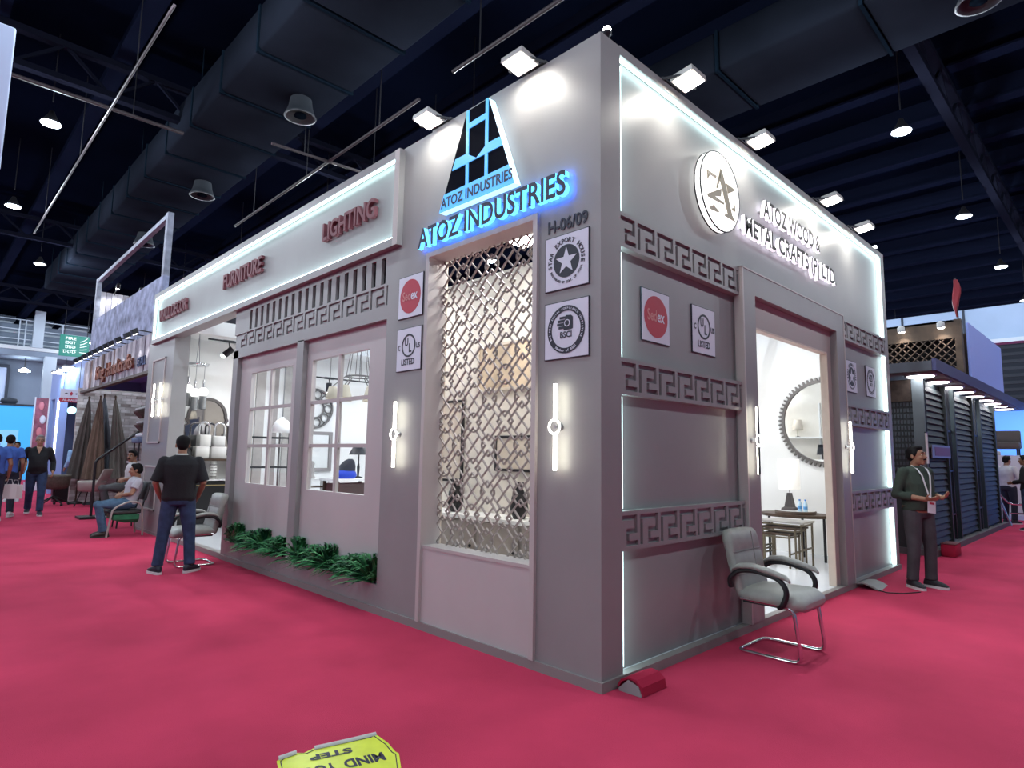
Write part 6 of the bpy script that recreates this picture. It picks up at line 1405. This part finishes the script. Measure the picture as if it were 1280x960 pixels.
for y in (10.7, 13.35):
    boxpart('gap_post', BLACK, (-0.05, y+0.2, 0.1, 0.0, y+0.26, 2.93), parent=ST4)
    for z in (0.55, 1.35, 2.1): boxpart('gap_bar', DARKM, (-0.03, y-0.28, z, 0.0, y+0.35, z+0.03), parent=ST4)
    t = thing('hanging_glass_lamp', ('nearer' if y < 12 else 'farther')+' glass lamp glowing in the gap between the dark shutters', 'lamp', (-0.35, y, 2.5), 0, 'glass lamps in the shutter gaps')
    m = MB(); m.lathe([(0.12, 2.5), (0.14, 2.6), (0.14, 2.82), (0.1, 2.86)], (-0.35, y, 0), n=18, caps=False); m.build('glass_cylinder', glass('lamp_glass', (0.8, 0.85, 0.9), 0.25), t)
    m = MB(); m.ball((-0.35, y, 2.48), 0.07); m.build('bulb', FLOODE, t)
    m = MB(); m.tube([(-0.35, y, 2.5), (-0.35, y, 2.96)], 0.01, 6); m.build('cord', DARKM, t)
    lamp('gap_light', 'POINT', (-0.35, y, 2.36), 12, t, 0.07, (0.6, 0.75, 1.0))
    boxpart('blue_strip', M('blue_strip_glow', (0.2, 0.4, 1), emit=0.9, ecol=(0.15, 0.35, 1.0)), (-0.7, y-0.22, 0.5, -0.68, y+0.1, 2.0), parent=ST4)
boxpart('side_wall', M('dark_side_wall', (0.02, 0.025, 0.026), 0.6), (-3, 8.8, 0.1, -0.03, 8.86, 2.92), parent=ST4)
gp = MB()
for i in range(16):
    for j in range(14):
        gp.box(-0.75+0.05*i-0.016, 8.785, 1.2+0.1*j-0.03, -0.75+0.05*i+0.016, 8.8, 1.2+0.1*j+0.03)
tag(gp.build('square_studs', M('stud_grey', (0.05, 0.06, 0.07), 0.5), ST4), kind='stuff')
boxpart('corner_pillar', M('grey_green_pillar', (0.09, 0.11, 0.12), 0.5), (-0.12, 8.74, 0.1, 0.05, 8.84, 2.92), parent=ST4)
BRW = M('brown_timber', (0.07, 0.045, 0.03), 0.65, noise=0.35, nscale=5)
boxpart('side_drape', M('brown_sacking', (0.04, 0.028, 0.022), 0.9, noise=0.5, nscale=10), (-2, 8.76, 2.55, -0.13, 8.8, 2.92), parent=ST4)
CNP = M('canopy_blue_edge', (0.06, 0.065, 0.17), 0.5)
cn = boxpart('canopy', M('canopy_soffit', (0.10, 0.095, 0.095), 0.6), (-3, 8.35, 2.98, 0.3, 18.6, 3.02), parent=ST4)
boxpart('canopy_edge', CNP, (0.28, 8.3, 2.99, 0.34, 18.6, 3.18), parent=cn); boxpart('canopy_end', M('canopy_end_grey', (0.08, 0.09, 0.11), 0.5), (-3, 8.28, 2.99, 0.28, 8.35, 3.15), parent=cn)
for k, y in enumerate((7.66+1.0, 9.75, 10.9, 12.0, 13.1, 14.25, 15.3, 16.3, 17.4)):
    t = thing('canopy_downlight', '%s round downlight under the canopy edge from the near end' % ORD[k], 'lamp', (0.1, y, 2.97), 0, 'round downlights under the right canopy')
    m = MB(); m.lathe([(0.23, 2.978), (0.23, 2.95), (0.2, 2.945)], (0.04, y, 0), n=22); m.build('trim_ring', STEEL, t)
    m = MB(); m.lathe([(0.2, 2.946), (0.195, 2.936)], (0.04, y, 0), n=22); m.build('lens', M('downlight_lens', (1, 1, 1), emit=9, ecol=(0.95, 0.96, 1)), t)
    lamp('downlight', 'AREA', (0.08, y, 2.93), 3.5, t, 0.3, (0.95, 0.96, 1.0), (0, 0, -1))
# timber pergola on the canopy
pg = thing('timber_pergola', 'brown timber pergola with lattice and two spots above the dark shutters', 'pergola', (-1, 11, 3.2))
boxpart('beam', BRW, (-3, 11.0, 3.93, 0.16, 11.12, 4.29), parent=pg)
boxpart('post', BRW, (0.16, 10.95, 3.025, 0.27, 11.12, 4.29), parent=pg)
boxpart('back_panel', M('dark_pergola_back', (0.015, 0.014, 0.014), 0.8), (-3, 11.6, 3.03, 0.1, 11.64, 4.25), parent=pg)
boxpart('top_board', BRW, (-3, 11.0, 4.25, 0.16, 11.64, 4.29), parent=pg)
boxpart('post_back', BRW, (-3.0, 11.0, 3.025, -2.85, 11.12, 3.93), parent=pg)
x = -3.3
while x < 0.8:
    for dy, sx in ((0.0, 1), (0.022, -1)):
        a = (x, 3.05) if sx > 0 else (x, 3.05); b = (x+0.88*sx, 3.93)
        lo, hi = max(-2.85, min(a[0], b[0])), min(0.16, max(a[0], b[0]))
        if hi-lo < 0.05: continue
        f = lambda xx: a[1]+(xx-a[0])/(b[0]-a[0])*(b[1]-a[1])
        m = MB(); m.bar((lo, 11.04+dy, f(lo)), (hi, 11.04+dy, f(hi)), 0.018, 0.06, V(0, 1, 0)); m.build('lath', BRW if sx > 0 else M('pale_lath', (0.13, 0.09, 0.075), 0.6), pg)
    x += 0.15
for x, lab in ((-0.70, 'left round spot on the brown timber pergola'), (-0.03, 'right round spot on the brown timber pergola')):
    t = thing('pergola_spot', lab, 'lamp', (x, 10.85, 4.2), 0, 'round spots on the timber pergola')
    m = MB(); m.tube([(x, 10.998, 4.24), (x, 10.84, 4.22)], 0.015, 6); m.build('arm', STEEL, t)
    m = MB(); m.lathe([(0.02, 0.07), (0.065, 0.03), (0.07, -0.06)], (x, 10.81, 4.19), (0, -0.25, 1), 16); m.build('can', M('spot_white', (0.5, 0.5, 0.5), 0.4), t)
    m = MB(); m.ball((x, 10.826, 4.128), 0.06, 0.06, 0.02); m.build('lens', FLOODE, t)
    lamp('pergola_spot_light', 'SPOT', (x, 10.82, 4.1), 12, t, 0.03, (1, 0.9, 0.75), (0, 0.5, -0.86), 85)
t = thing('red_flag_pole', 'furled red and white flag standing on the pergola post', 'flag', (0.22, 11.03, 4.29))
m = MB(); m.tube([(0.22, 11.03, 4.292), (0.21, 11.03, 5.12)], 0.014, 6); m.build('pole', DARKM, t)
m = MB(); R = []
for k in range(9):
    q = k/8; R.append([V(0.215+0.02*math.sin(6*q)+math.cos(a)*(0.02+0.04*math.sin(PI*min(1, q*1.1+0.05)))*(1+0.3*math.cos(3*a+5*q)), 11.03+math.sin(a)*0.04*(1+0.3*math.cos(3*a+5*q)), 5.08-0.74*q) for a in [2*PI*j/18 for j in range(18)]])
m.loft(R)
for i in range(len(m.f)): m.m[i] = 1 if (i % 18) in (2, 3, 9) else 0
m.build('cloth', [M('flag_red', (0.22, 0.02, 0.03), 0.8), M('flag_white', (0.4, 0.35, 0.36), 0.8)], t)
t = thing('blue_white_signboard', 'blank pale blue signboard standing on the canopy right of the pergola', 'sign', (0.3, 13, 3.2))
m = MB(); m.box(0.285, 11.32, 3.19, 0.33, 15.2, 4.26); m.build('face_sheet', M('pale_blue_board', (0.26, 0.34, 0.72), 0.6, emit=0.12, ecol=(0.2, 0.3, 0.8)), t)
for y in (11.6, 14.9): m = MB(); m.box(0.19, y, 3.03, 0.276, y+0.06, 4.1); m.build('support', BRW, t)
t = thing('name_plate', 'small dull red framed plate on the first dark shutter', 'sign', (0.06, 9.75, 1.7))
m = MB(); m.box(0.052, 9.02, 1.60, 0.07, 10.40, 1.82); m.build('plate', M('plate_grey', (0.15, 0.14, 0.15), 0.4), t)
m = MB(); m.box(0.07, 9.2, 1.635, 0.074, 10.35, 1.785); m.build('red_field', M('plate_red', (0.14, 0.03, 0.05), 0.5), t)
t = thing('white_door_strip', 'narrow white banner beside the dark corner pillar', 'banner', (0.1, 8.5, 1.7))
m = MB(); m.box(0.06, 8.62, 1.5, 0.075, 8.72, 2.0); m.build('banner_cloth', M('banner_white', (0.65, 0.65, 0.6), 0.6), t)
m = MB(); m.box(0.055, 8.60, 2.0, 0.08, 8.745, 2.02); m.build('banner_rod', DARKM, t)
t = thing('carpet_box', 'dark red carpeted box on the floor by the dark shutters', 'box', (0.2, 9.1, 0))
m = MB(); m.rbox(0.125, 8.88, 0.0, 0.33, 9.3, 0.2, 0.015, 1); m.build('carpet_cover', CARD, t); m = MB(); m.rbox(0.122, 8.87, 0.2, 0.333, 9.31, 0.212, 0.004, 1); m.build('lid', M('dark_lid', (0.12, 0.02, 0.03), 0.7), t)
# bright blue stall at the far right
ST5 = thing('blue_furniture_stall', 'bright blue lit furniture stall beyond the dark shutters', 'stall', (-1, 22, 0))
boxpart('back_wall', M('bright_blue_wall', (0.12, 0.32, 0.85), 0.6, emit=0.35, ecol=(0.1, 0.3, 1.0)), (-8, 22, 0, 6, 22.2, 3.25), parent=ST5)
boxpart('platform', M('white_blue_platform', (0.5, 0.55, 0.75), 0.3), (-8, 18.4, 0, 6, 22, 0.12), parent=ST5)
SHF = M('white_display', (0.55, 0.56, 0.6), 0.5)
for k, (x0, x1, z0, z1, nm, mt, lab) in enumerate(((-0.50, 0.15, 1.75, 2.45, 'armchair', M('brown_velvet', (0.09, 0.075, 0.07), 0.8), 'brown armchair on the highest white display block'), (-0.1, 0.6, 1.3, 1.55, 'bench', M('grey_bench', (0.2, 0.2, 0.22), 0.7), 'grey bench on the middle white display block'), (-1.0, -0.55, 1.2, 1.9, 'side_chair', M('tan_velvet', (0.2, 0.15, 0.12), 0.8), 'tan side chair at the left end of the display blocks'))):
    y = 18.6+0.85*k; t = thing(nm, lab, 'chair' if k != 1 else 'bench', ((x0+x1)/2, y, z0))
    m = MB(); m.rbox(x0, y, z0+0.18, x1, y+0.5, z0+0.36 if k != 1 else z1, 0.03, 1); m.build('seat', mt, t)
    if k != 1: m = MB(); m.rbox(x0, y+0.42, z0+0.18, x1, y+0.55, z1, 0.03, 1); m.build('backrest', mt, t)
    for x in (x0+0.03, x1-0.07):
        for yy in (y+0.04, y+0.42): m = MB(); m.box(x, yy, z0, x+0.04, yy+0.04, z0+0.2); m.build('leg', BLACK, t)
    b = MB(); b.box(x0-0.15, y-0.1, 0.122, x1+0.15, y+0.65, z0-0.002); o = b.build('display_block', SHF); tag(o, 'white display block under the '+lab.split(' on ')[0].split(' at ')[0], 'block', 'white display blocks in the blue stall')
boxpart('warm_shelf_light', M('warm_shelf_glow', (1, 0.6, 0.4), emit=1.6, ecol=(1.0, 0.5, 0.35)), (-0.6, 19.3, 1.1, 0.4, 19.34, 1.2), parent=ST5)
t = thing('steel_barrier', 'low chrome barrier rail at the edge of the bright blue stall', 'rail', (0.6, 16.5, 0))
m = MB(); m.tube(round_path([(0.14, 16.3, 0.0), (-0.12, 16.35, 0.85), (0.12, 16.4, 0.52), (1.6, 17.2, 0.52), (1.6, 17.2, 0.0)], 0.1), 0.025, 8); m.build('bent_rail', CHROME, t)
m = MB(); m.tube([(0.12, 16.4, 0.3), (1.6, 17.2, 0.3)], 0.015, 8); m.build('lower_rail', CHROME, t)
lamp('blue_stall_wash', 'AREA', (0.5, 20.5, 3.1), 60, ST5, 2.0, (0.5, 0.65, 1.0), (0, 0.2, -1), sy=0.3)
